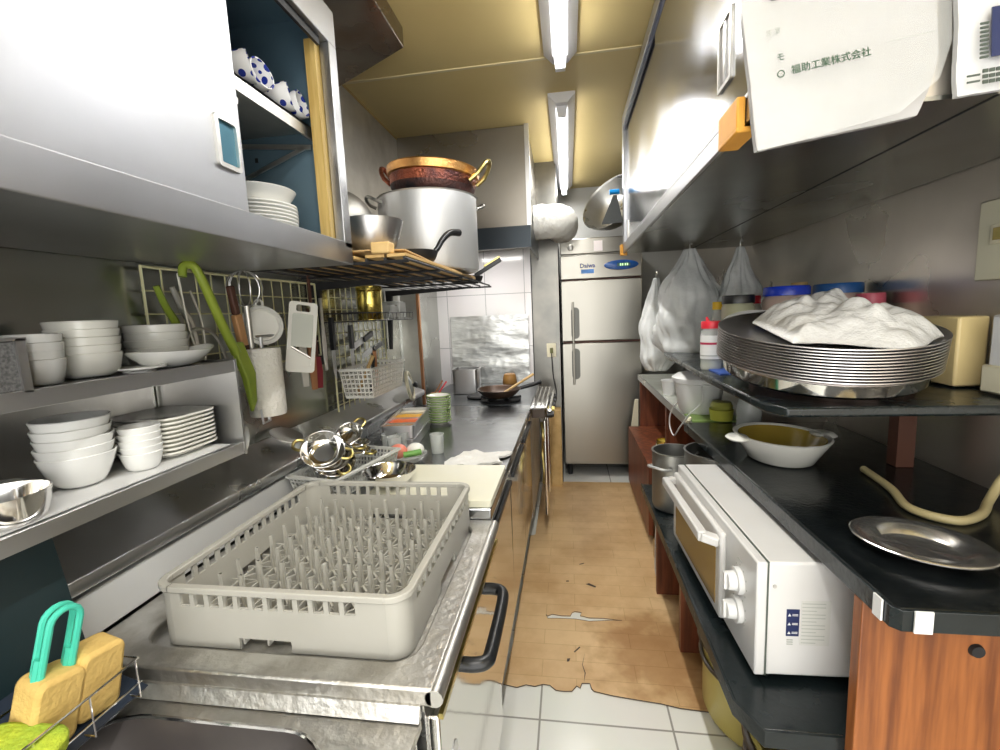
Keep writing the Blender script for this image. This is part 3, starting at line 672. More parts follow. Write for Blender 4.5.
# row of other tools
tools = [('spatula', 'dark wooden spatula with red tip hanging right of the slicer', 1.575, 1.28, wood_h, .03, .20), ('spatula', 'dark red rubber spatula hanging right of the slicer', 1.61, 1.20, mat('maroon', (.22, .02, .03), .4), .035, .12),
         ('steel_spatula', 'olive coloured flat turner hanging near the grid end', 1.60, 1.40, mat('olive', (.25, .24, .10), .4), .045, .12), ('ladle', 'small steel ladle hanging behind the slicer', 1.52, 1.30, steel_dull, .03, .2), ('tongs', 'steel tongs hanging at the far end of the near grid', 1.67, 1.32, steel_dull, .018, .18)]
for nm, lab, y, z, m_, wd, ln in tools:
    t = thing(nm, lab, nm.replace('steel_', ''), (-.940, y, z), (0, 0, math.radians(-35)))
    MB().prism([(-wd * .35, 0), (wd * .35, 0), (wd * .5, -ln * .45), (wd * .35, -ln), (-wd * .35, -ln), (-wd * .5, -ln * .45)], 'x', -.004, .004).build('head', m_, t, bevel=.002)
    MB().bar((0, 0, 0), (0, 0, .10), .010, .008, (1, 0, 0)).build('handle', wood_dk if m_ is not steel_dull else steel_dull, t)
# servers seen through the near end of the grid
for i, (y, c_) in enumerate(((1.00, lime), (1.045, steel_dull))):
    t = thing('serving_spoon', ['olive green serving spoon behind the near end of the wire grid', 'grey steel serving spoon behind the green one on the grid'][i], 'spoon', (-.955, y, 1.40))
    MB().tube(bez([(0, -.03, .03), (0, -.01, -.02), (0, .012, -.06), (0, .02, -.12)], 6), .007, 8, r2=.011).build('handle', c_, t)
    MB().lathe([(0, -.004), (1, 0), (.9, .004), (0, .002)], n=20, sx=.018, sy=.03).xf(Matrix.Rotation(PI / 2, 4, 'Y')).xf(Matrix.Translation((0, .02, -.14))).build('scoop', c_, t)
hang('wire_tongs', 'loop of steel wire tongs hanging left of the green server', 'tongs', (('wire_loop', MB().tube(bez([(0, -.02, .12), (0, -.01, .0), (0, .01, -.08), (0, .03, -.1), (0, .035, .0), (0, .01, .08)], 6), .003, 6), steel_dull),), (-.93, 1.03, 1.34))

# ------------------------------------------------------------------ small two tier rack with crockery
t = thing('plate_rack', 'two tier stainless wall rack holding white crockery above the sink', 'rack', (-.885, .55, 1.03))
def L(mb): return mb.xf(Matrix.Translation((.885, -.55, -1.03)))
for z in (1.246, 1.048):
    L(MB().box(-.998, -.782, -.20, .972, z - .006, z).box(-.786, -.778, -.20, .972, z - .024, z + .004)).build('shelf_board', steel_br, t, bevel=.001)
L(MB().box(-.997, -.777, .9725, .979, 1.022, 1.252)).build('end_panel', steel_br, t)
L(MB().box(-.999, -.995, -.2, .96, 1.05, 1.24)).build('back_panel', steel_dull, t)
tag(crumple(30, 6, .16, 1.1, lambda u, v, x, y: 1.0515 + .0012 * (1 + nz(x, y, 3, 12)), t=.002).build('shelf_liner', white_pl, loc=(-.955, -.15, 0)), 'white liner sheet on the lower tier of the plate rack', 'liner')

B = 'white stacking bowl'
plate_stack('soup_bowl', MB().lathe(bowl_prof(.054, .044, .030, .0035, 3.2)), china2, -.880, .725, 1.2465, 5, .0145, 'white low bowl', 'in the tall middle stack on the upper rack tier', 'bowl', 'low bowls on the upper tier')
plate_stack('small_bowl', MB().lathe(bowl_prof(.036, .042, .022, .0035, 2.6)), china, -.850, .622, 1.2465, 4, .0135, 'small white bowl', 'beside the grey box on the upper rack tier', 'bowl', 'small bowls by the grey box')
plate_stack('rice_bowl', MB().lathe(bowl_prof(.060, .042, .04, .0035, 3.4)), china2, -.918, .915, 1.2465, 4, .0165, 'white plain bowl', 'behind the boat shaped dish on the upper rack tier', 'bowl', 'bowls behind the boat dish')
# boat shaped bowl
def boat(a): return 1 + .0 * a
mb = MB(); prof = bowl_prof(1, 1, .38, .05, 1.6); n = 48; vs = []; m_ = len(prof)
for i in range(n):
    a = 2 * PI * i / n
    for r_, z in prof:
        lift = .30 * abs(math.cos(a)) ** 6 * max(0, r_ - .4) + (.10 * math.cos(a) + .12 * math.sin(3 * a + 1)) * max(0, r_ - .6)
        vs.append((r_ * math.sin(a) * .062, r_ * math.cos(a) * .098, (z * .036 + lift * .03)))
fs = []
for i in range(n):
    j = (i + 1) % n
    for q in range(m_ - 1): fs.append((i * m_ + q, j * m_ + q, j * m_ + q + 1, i * m_ + q + 1))
mb.add(vs, fs); tag(mb.build('boat_dish', china, loc=(-.850, .880, 1.2465)), 'white boat shaped dish with wavy rim on the upper rack tier', 'dish')
tag(MB().lathe(plate_prof(.045, .008)).build('saucer', china, loc=(-.84, .79, 1.2465)), 'small white saucer between the bowl stack and the boat dish', 'saucer')
t = thing('grey_box', 'speckled grey box with pale steel edge at the upper rack tier end', 'box', (-.86, .50, 1.2465))
MB().box(-.08, .078, -.10, .055, 0, .075).build('box_body', mat('speckled_grey', (.22, .22, .22), .6, 0, (.10, .10, .10), 220), t, bevel=.002)
MB().box(.074, .082, .048, .060, 0, .078).box(-.08, .082, -.10, .062, .075, .080).build('edge_trim', steel_br, t)
tag(MB().lathe([(0, 0), (.02, 0), (.022, .045), (.017, .05), (0, .05)], n=24).build('dark_jar', wood_dk, loc=(-.90, .50, 1.3275)), 'small dark brown jar on the grey box', 'jar')
tag(MB().lathe([(0, 0)] + [(.024 * math.sin(PI * i / 10), .024 - .024 * math.cos(PI * i / 10)) for i in range(1, 10)] + [(0, .048)], n=24).build('white_ball', china, loc=(-.90, .50, 1.3785)), 'round white knob resting on the dark jar', 'ball')
tag(MB().box(-.03, .03, -.04, .04, 0, .02).build('dark_tray', wood_dk, loc=(-.955, .625, 1.2465), bevel=.003), 'dark brown tray behind the small white bowls', 'tray')

plate_stack('noodle_bowl', MB().lathe(bowl_prof(.057, .060, .022, .0035, 2.1), wav=lambda a: 1 + .015 * math.sin(6 * a)), china, -.888, .688, 1.0525, 5, .0165, 'white deep bowl', 'in the big bowl stack on the lower rack tier', 'bowl', 'deep bowls on the lower tier')
plate_stack('soy_bowl', MB().lathe(bowl_prof(.036, .036, .020, .0035, 2.2)), china, -.850, .778, 1.0525, 5, .0130, 'small white bowl', 'beside the platter stack on the lower rack tier', 'bowl', 'small bowls on the lower tier')
def platter(w, d):
    mb = MB(); n = 40; vs = []; fs = []
    prof = [(0, .004), (.62, .004), (.66, 0), (.72, 0), (.78, .004), (1, .013), (1, .0165), (.97, .017), (.74, .008), (0, .008)]
    m_ = len(prof)
    for i in range(n):
        a = 2 * PI * i / n; ca, sa = math.cos(a), math.sin(a); k = (abs(ca) ** 5 + abs(sa) ** 5) ** (-1 / 5)
        for r_, z in prof: vs.append((r_ * ca * k * w / 2, r_ * sa * k * d / 2, z))
    for i in range(n):
        j = (i + 1) % n
        for q in range(m_ - 1): fs.append((i * m_ + q, j * m_ + q, j * m_ + q + 1, i * m_ + q + 1))
    return mb.add(vs, fs)
plate_stack('square_platter', platter(.17, .20), china2, -.885, .935 - .075, 1.0525, 1, .01, 'white square platter', 'hidden under', 'plate', 'platters')if False else None
f = None
for i in range(9):
    lab = f'white square platter, {ordname(i, 9)} in the platter stack on the lower rack tier'
    loc = (-.905, .893 + random.uniform(-.002, .002), 1.0525 + .0092 * i); r = (0, 0, math.radians(random.uniform(-2, 2)))
    if i == 0: f = tag(platter(.165, .150).build('square_platter', china2, loc=loc, rot=r), lab, 'plate', 'square platters')
    else: dup(f, loc, r, lab)
tag(MB().lathe(bowl_prof(.062, .045, .05, .002)).build('steel_dish', steel_pol, loc=(-.845, .535, 1.0525)), 'shallow stainless bowl at the near end of the lower rack tier', 'bowl')
f = None
for i in range(3):
    lab = f'grey steel saucer, {ordname(i, 3)} in the stack behind the steel bowl on the rack'
    if i == 0: f = tag(MB().lathe(plate_prof(.040, .012)).build('steel_saucer', steel_br, loc=(-.945, .60, 1.0525)), lab, 'saucer', 'steel saucers on the rack')
    else: dup(f, (-.945, .60, 1.0525 + .0075 * i), None, lab)

# ------------------------------------------------------------------ backsplash
tag(MB().prism([(-.998, .955), (-.90, .915), (-.862, .900), (-.858, .885), (-.862, .872), (-.90, .86), (-.998, .86)], 'y', -.6, 2.62).build('pipe_cover', steel_br, bevel=.002), 'long stainless ledge running along the left wall above the counters', 'ledge')
tag(MB().box(-.998, -.872, -.6, 1.75, .775, .8595).build('backsplash_strip', mat('white_sheet', (.80, .80, .78), .35), bevel=.002), 'long flat white panel between steel ledge and draining counter', 'panel')

# dark splash board and sponge caddy
b = MB().prism([(.30, .80), (.615, .775), (.588, 1.02), (.30, 1.02)], 'x', -.842, -.836)
tag(b.build('splash_board', navy), 'dark green black splash board standing behind the sponges', 'board')
tag(MB().prism([(-.868, .760), (-.700, .745), (-.690, .755), (-.835, .800), (-.868, .80)], 'y', .20, .585).build('drip_tray', mat('tray_navy', (.02, .03, .05), .3), bevel=.002), 'dark angled plastic ledge under the sponges', 'tray')
t = thing('sponge_caddy', 'thin steel wire caddy holding two yellow sponges at the sink', 'caddy', (-.71, .47, .745))
w = MB().tube([(.03, -.16, .075), (.03, .095, .075), (-.06, .095, .075), (-.06, -.16, .075)], .002, 6, closed=True)
for y in (-.12, -.05, .02, .09): w.tube([(-.06, y, .075), (-.06, y, .012), (.03, y, .012), (.03, y, .075)], .0014, 6)
w.tube([(.03, -.16, .035), (.03, .095, .035)], .0014, 6)
w.build('wire_frame', steel_pol, t)
for i, (y, dx, r1) in enumerate(((.465, 0, -12), (.525, .012, -8))):
    t = thing('handled_sponge', ['yellow sponge with turquoise clip handle, the nearer of two in the caddy', 'yellow sponge with turquoise clip handle, the one nearer the counter corner'][i], 'sponge', (-.734 + dx * .5, y - .005, .766), (math.radians(r1), math.radians(8), math.radians(-8)), 'yellow sponges in the wire caddy')
    m_ = MB().prism(rrect(-.030, .030, 0, .105, .014), 'x', -.024, .024); m_.build('sponge_pad', sponge, t, bevel=.006)
    if i == 0:
        h_ = MB()
        for off in (-.008, .006):
            pts = [(off, -.018, .09), (off, -.018, .17)] + [(off, -.0 + .018 * math.cos(a), .175 + .018 * math.sin(a)) for a in [PI - PI * k / 8 for k in range(9)]] + [(off, .018, .17), (off, .018, .09)]
            h_.tube(pts, .0045, 8)
        h_.tube([(0, -.018, .13), (0, -.018, .08)], .0075, 8).tube([(0, .018, .13), (0, .018, .08)], .0075, 8)
        h_.build('clip_handle', green_tq, t)
t = thing('scrubber_sponge', 'lime and grey-green scouring sponge lying at the sink edge', 'sponge', (-.70, .40, .79), (math.radians(5), math.radians(14), .3))
MB().prism(rrect(-.05, .045, -.055, .05, .02), 'z', 0, .028).build('sponge_pad', limebr, t, bevel=.006)
MB().prism(rrect(-.048, .043, -.053, .048, .02), 'z', -.014, 0).build('scouring_pad', scour, t, bevel=.003)

# ------------------------------------------------------------------ sink counter (near) with basin
t = thing('sink_unit', 'stainless sink counter with dark round cornered basin at the camera', 'sink', (-.6, .2, 0))
def L(mb): return mb.xf(Matrix.Translation((.6, -.2, 0)))
outer = [(-.87, -.6), (-.235, -.6), (-.235, .597), (-.87, .597)]
hole = rrect(-.765, -.335, -.35, .560, .10, 8)
L(MB().slab([outer, hole[::-1]], .708, .722)).build('sink_top', steel_dirty, t, bevel=.002)
# basin
mb = MB(); n = len(hole); vs = [(x, y, .722) for x, y in hole] + [(x * .98 - .011, y * .97 + .003, .56) for x, y in hole] + [(-.55, .09, .555)]
fs = [(i, (i + 1) % n, n + (i + 1) % n, n + i) for i in range(n)] + [(n + i, n + (i + 1) % n, 2 * n) for i in range(n)]
mb.add(vs, fs); o = L(mb).build('basin', mat('basin_dark', (.10, .09, .085), .35, .3, (.07, .06, .06), 5), t)
sm = o.modifiers.new('solid', 'SOLIDIFY'); sm.thickness = .003
L(MB().tube([(x, y, .7225) for x, y in hole], .0035, 6, closed=True)).build('basin_rim', steel_pol, t)
L(MB().box(-.86, -.25, -.6, .57, .06, .55)).build('cabinet_body', steel_dull, t)
L(MB().box(-.25, -.235, -.6, .575, .56, .708)).build('front_apron', steel, t, bevel=.002)

# ------------------------------------------------------------------ dishwasher counter
t = thing('dishwasher', 'stainless undercounter dishwasher with raised edge top and black loop handle', 'dishwasher', (-.54, .88, 0))
def L(mb): return mb.xf(Matrix.Translation((.54, -.88, 0)))
top = [(-.87, .60), (-.215, .60), (-.215, 1.178), (-.87, 1.178)]
rec = rrect(-.78, -.262, .650, 1.150, .05)
L(MB().slab([top, rec[::-1]], .742, .772)).build('top_edge', steel_dirty, t, bevel=.004)
L(MB().slab([rrect(-.79, -.252, .640, 1.160, .05)], .74, .758)).build('recessed_top', steel_dirty, t)
L(MB().prism([(.588, .724), (.597, .746), (.602, .748), (.602, .724)], 'x', -.87, -.236)).build('front_lip', steel_dirty, t)
L(MB().cyl((-.214, .60, .757), (-.214, 1.178, .757), .0145, n=14)).build('rolled_edge', steel_dull, t)
L(MB().box(-.86, -.232, .605, 1.175, .10, .742)).build('cabinet_body', steel, t)
d = L(MB().box(-.232, -.212, .612, 1.17, .16, .715)).build('door', steel_pol, t, bevel=.004)
L(MB().box(-.212, -.205, .612, 1.17, .712, .722)).build('door_trim', brass, d)
hp = bez([(-.215, .765, .680), (-.19, .765, .680), (-.168, .775, .680), (-.163, .81, .680), (-.163, .955, .680), (-.170, .995, .680), (-.19, 1.005, .680), (-.215, 1.005, .680)], 6)
L(MB().tube(hp, .0135, 12)).build('handle', black, d)
L(MB().prism(rrect(.64, .70, .28, .60, .02), 'x', -.2125, -.2105)).build('label_plate', steel_br, d)
for y in (.65, 1.13):
    for x in (-.80, -.29): L(MB().cyl((x, y, 0), (x, y, .102), .02, n=10)).build('leg', black_mat, t)

# ------------------------------------------------------------------ dish rack
X0, X1, Y0, Y1, Z0, RH = -.752, -.276, .668, 1.185, .759, .118
t = thing('dish_rack', 'grey plastic dishwasher peg rack on the stainless counter', 'dish rack', ((X0 + X1) / 2, (Y0 + Y1) / 2, Z0), (0, 0, 0))
W, D_ = X1 - X0, Y1 - Y0
def ring(mb, w, d, r, th, z0, z1, slots=None):
    """rounded rectangular wall; slots: dict side -> list of (a,b) gaps along the side, from its middle"""
    hw, hd = w / 2, d / 2
    def seg(side, a, b):
        if side == 'f': mb.box(a, b, -hd, -hd + th, z0, z1)
        if side == 'b': mb.box(a, b, hd - th, hd, z0, z1)
        if side == 'l': mb.box(-hw, -hw + th, a, b, z0, z1)
        if side == 'r': mb.box(hw - th, hw, a, b, z0, z1)
    for side, h_ in (('f', hw), ('b', hw), ('l', hd), ('r', hd)):
        cur = -h_ + r
        for a, b in (slots or {}).get(side, []): seg(side, cur, a); cur = b
        seg(side, cur, h_ - r)
    for cx, cy, a0 in ((hw - r, -hd + r, -PI / 2), (hw - r, hd - r, 0), (-hw + r, hd - r, PI / 2), (-hw + r, -hd + r, PI)):
        vs = []; n = 6
        for i in range(n + 1):
            a = a0 + PI / 2 * i / n
            for q in (r, r - th):
                for z in (z0, z1): vs.append((cx + q * math.cos(a), cy + q * math.sin(a), z))
        fs = []
        for i in range(n):
            o_ = i * 4; fs += [(o_, o_ + 4, o_ + 5, o_ + 1), (o_ + 2, o_ + 3, o_ + 7, o_ + 6), (o_ + 1, o_ + 5, o_ + 7, o_ + 3), (o_, o_ + 2, o_ + 6, o_ + 4)]
        mb.add(vs, fs)
r_, th = .035, .006
def slots(half, n, a, b):
    out = []; L_ = b - a; p = L_ / n
    for i in range(n): out.append((a + i * p + p * .16, a + i * p + p * .84))
    return out
hw, hd = W / 2, D_ / 2
mb = MB()
ring(mb, W, D_, r_, th, .0, .022, {'f': [(-.075, .025)], 'b': [(-.05, .05)], 'l': [(-.06, .06)], 'r': [(-.06, .06)]})
ring(mb, W, D_, r_, th, .022, .078)
sl = {'f': slots(hw, 12, -hw + .05, hw - .085), 'b': slots(hw, 12, -hw + .06, hw - .06), 'l': slots(hd, 13, -hd + .06, hd - .06), 'r': slots(hd, 13, -hd + .05, hd - .05)}
ring(mb, W, D_, r_, th, .078, .104, sl)
mb.build('side_wall', rack_pl, t)
mb = MB(); ring(mb, W + .010, D_ + .010, r_ + .005, .014, .104, .116); mb.build('rim', rack_pl, t, bevel=.002)
mb = MB(); nn = 9; px = (W - .05) / nn; py = (D_ - .05) / nn
for i in range(nn + 1): mb.box(-hw + .025 + i * px - .0018, -hw + .025 + i * px + .0018, -hd + .006, hd - .006, .006, .018)
for j in range(nn + 1): mb.box(-hw + .006, hw - .006, -hd + .025 + j * py - .0018, -hd + .025 + j * py + .0018, .006, .018)
for i in range(nn):
    for j in range(nn):
        cx = -hw + .025 + (i + .5) * px; cy = -hd + .025 + (j + .5) * py
        mb.bar((cx - px / 2, cy - py / 2, .012), (cx + px / 2, cy + py / 2, .012), .0045, .014).bar((cx - px / 2, cy + py / 2, .012), (cx + px / 2, cy - py / 2, .012), .0045, .014)
mb.build('base_lattice', rack_pl, t)
pm = MB().prism([(-.0060, 0), (.0060, 0), (.0036, .078), (-.0036, .078)], 'y', -.0026, .0026).prism([(-.0060, 0), (.0060, 0), (.0036, .078), (-.0036, .078)], 'x', -.0026, .0026)
p0 = None
for i in range(8):
    for j in range(8):
        loc = (-hw + .025 + (i + 1) * px, -hd + .025 + (j + 1) * py, .016)
        rt = (math.radians(random.uniform(-2, 2)), math.radians(random.uniform(-3, 3)), 0)
        if p0 is None: p0 = pm.build('peg', rack_pl, t, loc=loc, rot=rt)
        else:
            c = p0.copy(); c.parent = t; COL.objects.link(c); c.location = loc; c.rotation_euler = rt

# ------------------------------------------------------------------ cold table (worktop + doors) and stove
t = thing('cold_table', 'stainless worktop counter with fridge doors below, beyond the dish rack', 'counter', (-.6, 1.9, 0))
def L(mb): return mb.xf(Matrix.Translation((.6, -1.9, 0)))
L(MB().box(-.93, -.222, 1.182, 2.62, .768, .80).box(-.93, -.915, 1.182, 2.62, .80, .86)).build('worktop', counter_top, t, bevel=.003)
L(MB().box(-.93, -.25, 1.19, 2.61, .12, .768)).build('cabinet_body', steel_dull, t)
for a, b in ((1.20, 1.66), (1.67, 2.13), (2.14, 2.60)):
    d = L(MB().box(-.25, -.232, a, b, .17, .74)).build('door', steel_pol, t, bevel=.004)
    L(MB().box(-.232, -.220, a + .03, b - .03, .700, .718)).build('door_handle', black, d, bevel=.003)
for y in (1.25, 2.55):
    for x in (-.85, -.30): L(MB().cyl((x, y, 0), (x, y, .122), .02, n=10)).build('leg', black_mat, t)
t = thing('gas_range', 'gas range under the hood with flat dark top and grated front burner', 'stove', (-.6, 3.05, 0))
def L(mb): return mb.xf(Matrix.Translation((.6, -3.05, 0)))
L(MB().box(-.93, -.235, 2.63, 3.48, .10, .785)).build('range_body', steel_dull, t)
L(MB().box(-.93, -.225, 2.625, 3.48, .785, .80)).build('range_top', mat('range_top_grey', (.10, .11, .12), .3, .7, (.14, .15, .16), 6), t, bevel=.002)
L(MB().box(-.222, -.145, 2.62, 3.28, .72, .772)).build('front_manifold', mat('iron_brown', (.06, .045, .035), .4, .6), t, bevel=.003)
g = MB()
for i in range(4): g.bar((-.222 + i * .027, 2.60, .790), (-.222 + i * .027, 3.30, .790), .008, .012)
for i in range(14): g.bar((-.225, 2.61 + i * .052, .790), (-.135, 2.61 + i * .052, .790), .008, .012)
L(g).build('grate', steel_pol, t)
for y in (2.66, 2.80, 2.94, 3.08, 3.22):
    k = MB().cyl((-.135, y, .735), (-.105, y, .735), .022, n=16).cyl((-.105, y, .735), (-.095, y, .735), .018, n=16); L(k).build('control_knob', brass if y == 2.80 else black, t)
L(MB().tube([(-.118, 2.63, .765), (-.118, 3.32, .765)], .009, 10)).build('towel_rail', steel_pol, t)
for y in (2.65, 2.74, 3.0): L(MB().tube([(-.15, y, .70), (-.15, y, .12)], .011, 10)).build('gas_pipe', steel_pol, t)
L(MB().tube(bez([(-.17, 2.68, .68), (-.16, 2.64, .60), (-.17, 2.70, .5), (-.16, 2.66, .38), (-.17, 2.7, .3)], 6), .010, 8)).build('hose', brass, t)
for y in (2.68, 3.42):
    for x in (-.85, -.30): L(MB().cyl((x, y, 0), (x, y, .102), .02, n=10)).build('leg', black_mat, t)
# burner ring and wok
t = thing('burner', 'round black iron burner trivet under the wok', 'burner', (-.42, 2.76, .8005))
MB().lathe([(.06, 0), (.12, 0), (.125, .012), (.11, .016), (.06, .012)], n=36).build('ring', black_mat, t)
for k in range(6):
    a = k * PI / 3; MB().bar((.05 * math.cos(a), .05 * math.sin(a), .016), (.125 * math.cos(a), .125 * math.sin(a), .026), .008, .014).build('prong', black_mat, t)
t = thing('wok', 'dark wok with long handle on the stove burner, glossy food inside', 'wok', (-.425, 2.72, .828))
MB().lathe(bowl_prof(.135, .055, .06, .003), n=44).build('pan_body', mat('wok_iron', (.03, .022, .02), .35, .3, (.09, .05, .03), 7), t)
MB().lathe([(0, .018), (.085, .020), (.09, .018)], n=30).build('sauce', mat('wok_sauce', (.30, .06, .04), .15, 0, (.62, .60, .58), 9), t)  # whitish reflection on the food is put into the sauce colour
MB().tube(bez([(.125, .03, .05), (.18, .05, .062), (.25, .08, .078)], 6), .011, 10, r2=.014).build('handle', black, t)
tag(MB().tube([(-.40, 2.68, .858), (-.22, 2.80, .955)], .006, 8, r2=.009).lathe([(0, 0), (.03, .006), (.028, .01), (0, .006)], (-.415, 2.675, .853), 20).build('wooden_ladle', wood_lt), 'pale wooden handled ladle resting in the wok', 'ladle')
# steel pot and tray at the back
t = thing('steel_container', 'tall square stainless container at the back left of the stove', 'container', (-.70, 3.08, .8005))
c = MB(); o1 = rrect(-.085, .085, -.08, .08, .02); n = len(o1)
c.slab([o1, rrect(-.081, .081, -.076, .076, .018)[::-1]], 0, .165).slab([rrect(-.09, .09, -.085, .085, .022), rrect(-.081, .081, -.076, .076, .018)[::-1]], .165, .169).slab([o1], 0, .004)
c.build('box_body', steel_br, t)
tag(MB().lathe([(0, 0), (.07, 0), (.078, .012), (.07, .02), (0, .02)]).build('iron_lid', black_mat, loc=(-.58, 2.86, .8005)), 'flat black iron plate beside the steel container', 'lid')
# foil lining
def hf(u, v, x, y): return .006 * nz(x * .4, y, 1, 12) + .002 * nz(x, y, 2, 30)
m_ = crumple(44, 34, .60, .52, hf, t=.001).xf(Matrix(((1, 0, 0, -.90), (0, 0, -1, 3.485), (0, 1, 0, .802), (0, 0, 0, 1))))
t = tag(m_.build('foil_screen', foil, smooth=True), 'crumpled aluminium foil screen standing behind the stove', 'foil')
tag(MB().lathe([(0, 0), (.045, 0), (.055, .02), (.05, .06), (.042, .085), (.03, .09), (0, .09)], n=28).build('foil_reflection', mat('dull_amber', (.35, .18, .05), .4), loc=(-.44, 3.36, .8005)), 'amber lump standing in for a reflection in the foil behind the wok', 'jar')  # solid lump shaped and coloured for an orange reflection in the foil
t = thing('wall_socket', 'cream wall socket on steel panel left of the fridge', 'socket', (-.13, 3.497, 1.04))
MB().box(-.035, .035, -.012, 0, -.05, .055).build('plate', cream_pl, t, bevel=.004)
MB().box(-.012, .012, -.024, -.012, -.02, .02).build('plug', mat('plug_olive', (.15, .15, .05), .5), t, bevel=.002)
tag(MB().tube(bez([(-.13, 3.47, 1.02), (-.12, 3.45, .85), (-.10, 3.44, .70), (-.14, 3.42, .55)], 8), .004, 6).build('power_cord', black), 'thin dark cord dropping from the socket beside the fridge', 'cord')
tag(MB().box(-.16, -.07, 3.40, 3.495, .0, .60).build('wood_upright', wood_lt, bevel=.003), 'light wooden upright between the gas range and the fridge', 'post')

# ------------------------------------------------------------------ things on the worktop
t = tag(MB().slab([rrect(-.60, -.222, 1.192, 1.495, .012)], .8005, .820).build('cutting_board', mat('board_white', (.84, .82, .70), .45, 0, (.80, .78, .60), 3), bevel=.003), 'large cream white cutting board at the counter front beyond the dish rack', 'cutting board')
# folded towel
def tow(u, v, x, y): return .812 + .010 * abs(nz(x, y, 5, 16)) + .006 * nz(x, y, 2, 40) + .006 * math.sin(v * PI) * math.sin(u * PI)
def towout(u, v):
    x = -.43 + .19 * u - .02 * math.sin(v * 5); y = 1.52 + .15 * v + .05 * (u - .5) * (1 - v) + .012 * math.sin(u * 9)
    return x, y
tag(crumple(26, 20, 1, 1, tow, t=.008, outline=towout).build('dish_towel', cloth), 'small crumpled white towel on the worktop beside the cutting board', 'towel')
# metal bowl behind rack
tag(MB().lathe(bowl_prof(.082, .045, .045, .002)).build('metal_bowl', steel_pol, loc=(-.56, 1.31, .8215)), 'shallow stainless bowl on the cutting board just behind the dish rack', 'bowl')
# veg dish
t = tag(MB().lathe(bowl_prof(.072, .030, .04, .003)).build('vegetable_dish', clear_pl, loc=(-.60, 1.51 + .075, .8015)), 'pale shallow dish holding vegetables on the worktop', 'dish')
def blob(name, m, c, r, sc, label, cat, group=None, seed=0):
    prof = [(0, -r)] + [(r * math.sin(PI * i / 12), -r * math.cos(PI * i / 12)) for i in range(1, 12)] + [(0, r)]
    o_ = MB().lathe(prof, n=24).build(name, m, loc=c); o_.scale = sc
    me = o_.data; me.transform(Matrix.Diagonal((*sc, 1))); o_.scale = (1, 1, 1)
    return tag(o_, label, cat, group)
blob('tomato', tomato, (-.632, 1.575, .843), .032, (1, 1, .85), 'pinkish red tomato in the vegetable dish', 'tomato')
blob('egg', egg_m, (-.575, 1.60, .842), .030, (1.1, 1, .85), 'white egg in the vegetable dish', 'egg')
tag(MB().tube([(-.60, 1.545, .838), (-.57, 1.55, .842), (-.545, 1.57, .843)], .011, 10).build('cucumber_piece', cucum), 'short green cucumber piece in front of the egg', 'cucumber')
# glasses
gl = MB().lathe([(0, 0), (.024, 0), (.028, .075), (.0265, .075), (.0225, .006), (0, .006)], n=24)
pos = [(-.52, 1.70), (-.68, 1.66), (-.72, 1.70), (-.67, 1.735)]
labs = ['clear drinking glass standing alone right of the relish trays', 'clear drinking glass nearest the basket in the glass cluster', 'clear drinking glass nearest the wall in the glass cluster', 'clear drinking glass farthest back in the glass cluster']
f = None
for (x, y), lb in zip(pos, labs):
    if f is None: f = tag(gl.build('drinking_glass', clear_pl, loc=(x, y, .8005)), lb, 'glass', 'drinking glasses on the worktop')
    else: dup(f, (x, y, .8005), None, lb)
# relish container stack
def open_tray(name, label, x, y, z, w, d, h, divs, rotz=0):
    t = thing(name, label, 'container', (x, y, z), (0, 0, rotz))
    c = MB(); c.slab([rrect(-w / 2, w / 2, -d / 2, d / 2, .012), rrect(-w / 2 + .002, w / 2 - .002, -d / 2 + .002, d / 2 - .002, .010)[::-1]], 0, h)
    c.slab([rrect(-w / 2, w / 2, -d / 2, d / 2, .012)], 0, .002).slab([rrect(-w / 2 - .006, w / 2 + .006, -d / 2 - .006, d / 2 + .006, .014), rrect(-w / 2 + .002, w / 2 - .002, -d / 2 + .002, d / 2 - .002, .010)[::-1]], h, h + .003)
    c.build('tray_body', steel_br, t)
    return t
t = open_tray('condiment_tray', 'lower stainless condiment tray under the relish tray', -.712, 1.90, .8005, .130, .37, .045, 0, math.radians(7))
MB().box(-.06, .06, -.16, .16, .003, .030).build('relish', sauce_b, t)
t = open_tray('relish_tray', 'upper stainless tray of orange and yellow relishes on the worktop', -.712, 1.90, .850, .130, .36, .050, 0, math.radians(7))
for i, (a, b, m_) in enumerate(((-.175, -.110, sauce_b), (-.107, -.010, sauce_o), (-.007, .085, sauce_y), (.089, .175, sauce_w))):
    q = crumple(10, 10, .122, b - a, lambda u, v, x, y: .042 + .003 * nz(x, y, i, 60), t=.040).xf(Matrix.Translation((-.061, a, 0)))
    q.build('relish', m_, t)
for y in (-.1085, -.0085, .087): MB().box(-.063, .063, y - .001, y + .001, .003, .049).build('divider', steel_br, t)
# stack of green rimmed plates
f = None
for i in range(11):
    lab = f'green rimmed saucer, {ordname(i, 11)} in the stack behind the relish tray'
    if f is None: f = tag(MB().lathe(plate_prof(.058, .014, .042)).build('green_saucer', china2, loc=(-.650, 2.19, .8005)), lab, 'saucer', 'green rimmed saucers'); MB().tube([(.058 * math.cos(2 * PI * k / 36), .058 * math.sin(2 * PI * k / 36), .0165) for k in range(36)], .0028, 6, closed=True).build('rim', green_rim, f)
    else: dup(f, (-.650 + random.uniform(-.003, .003), 2.19, .8005 + i * .0125), None, lab)
t = thing('glass_cover', 'glass pan lid with cream rim and black knob leaning by the wall', 'lid', (-.855, 2.36, .965), (0, math.radians(80), math.radians(12)))
MB().tube([(.075 * math.cos(2 * PI * k / 36), .075 * math.sin(2 * PI * k / 36), 0) for k in range(36)], .010, 8, closed=True).build('rim', cream_pl, t)
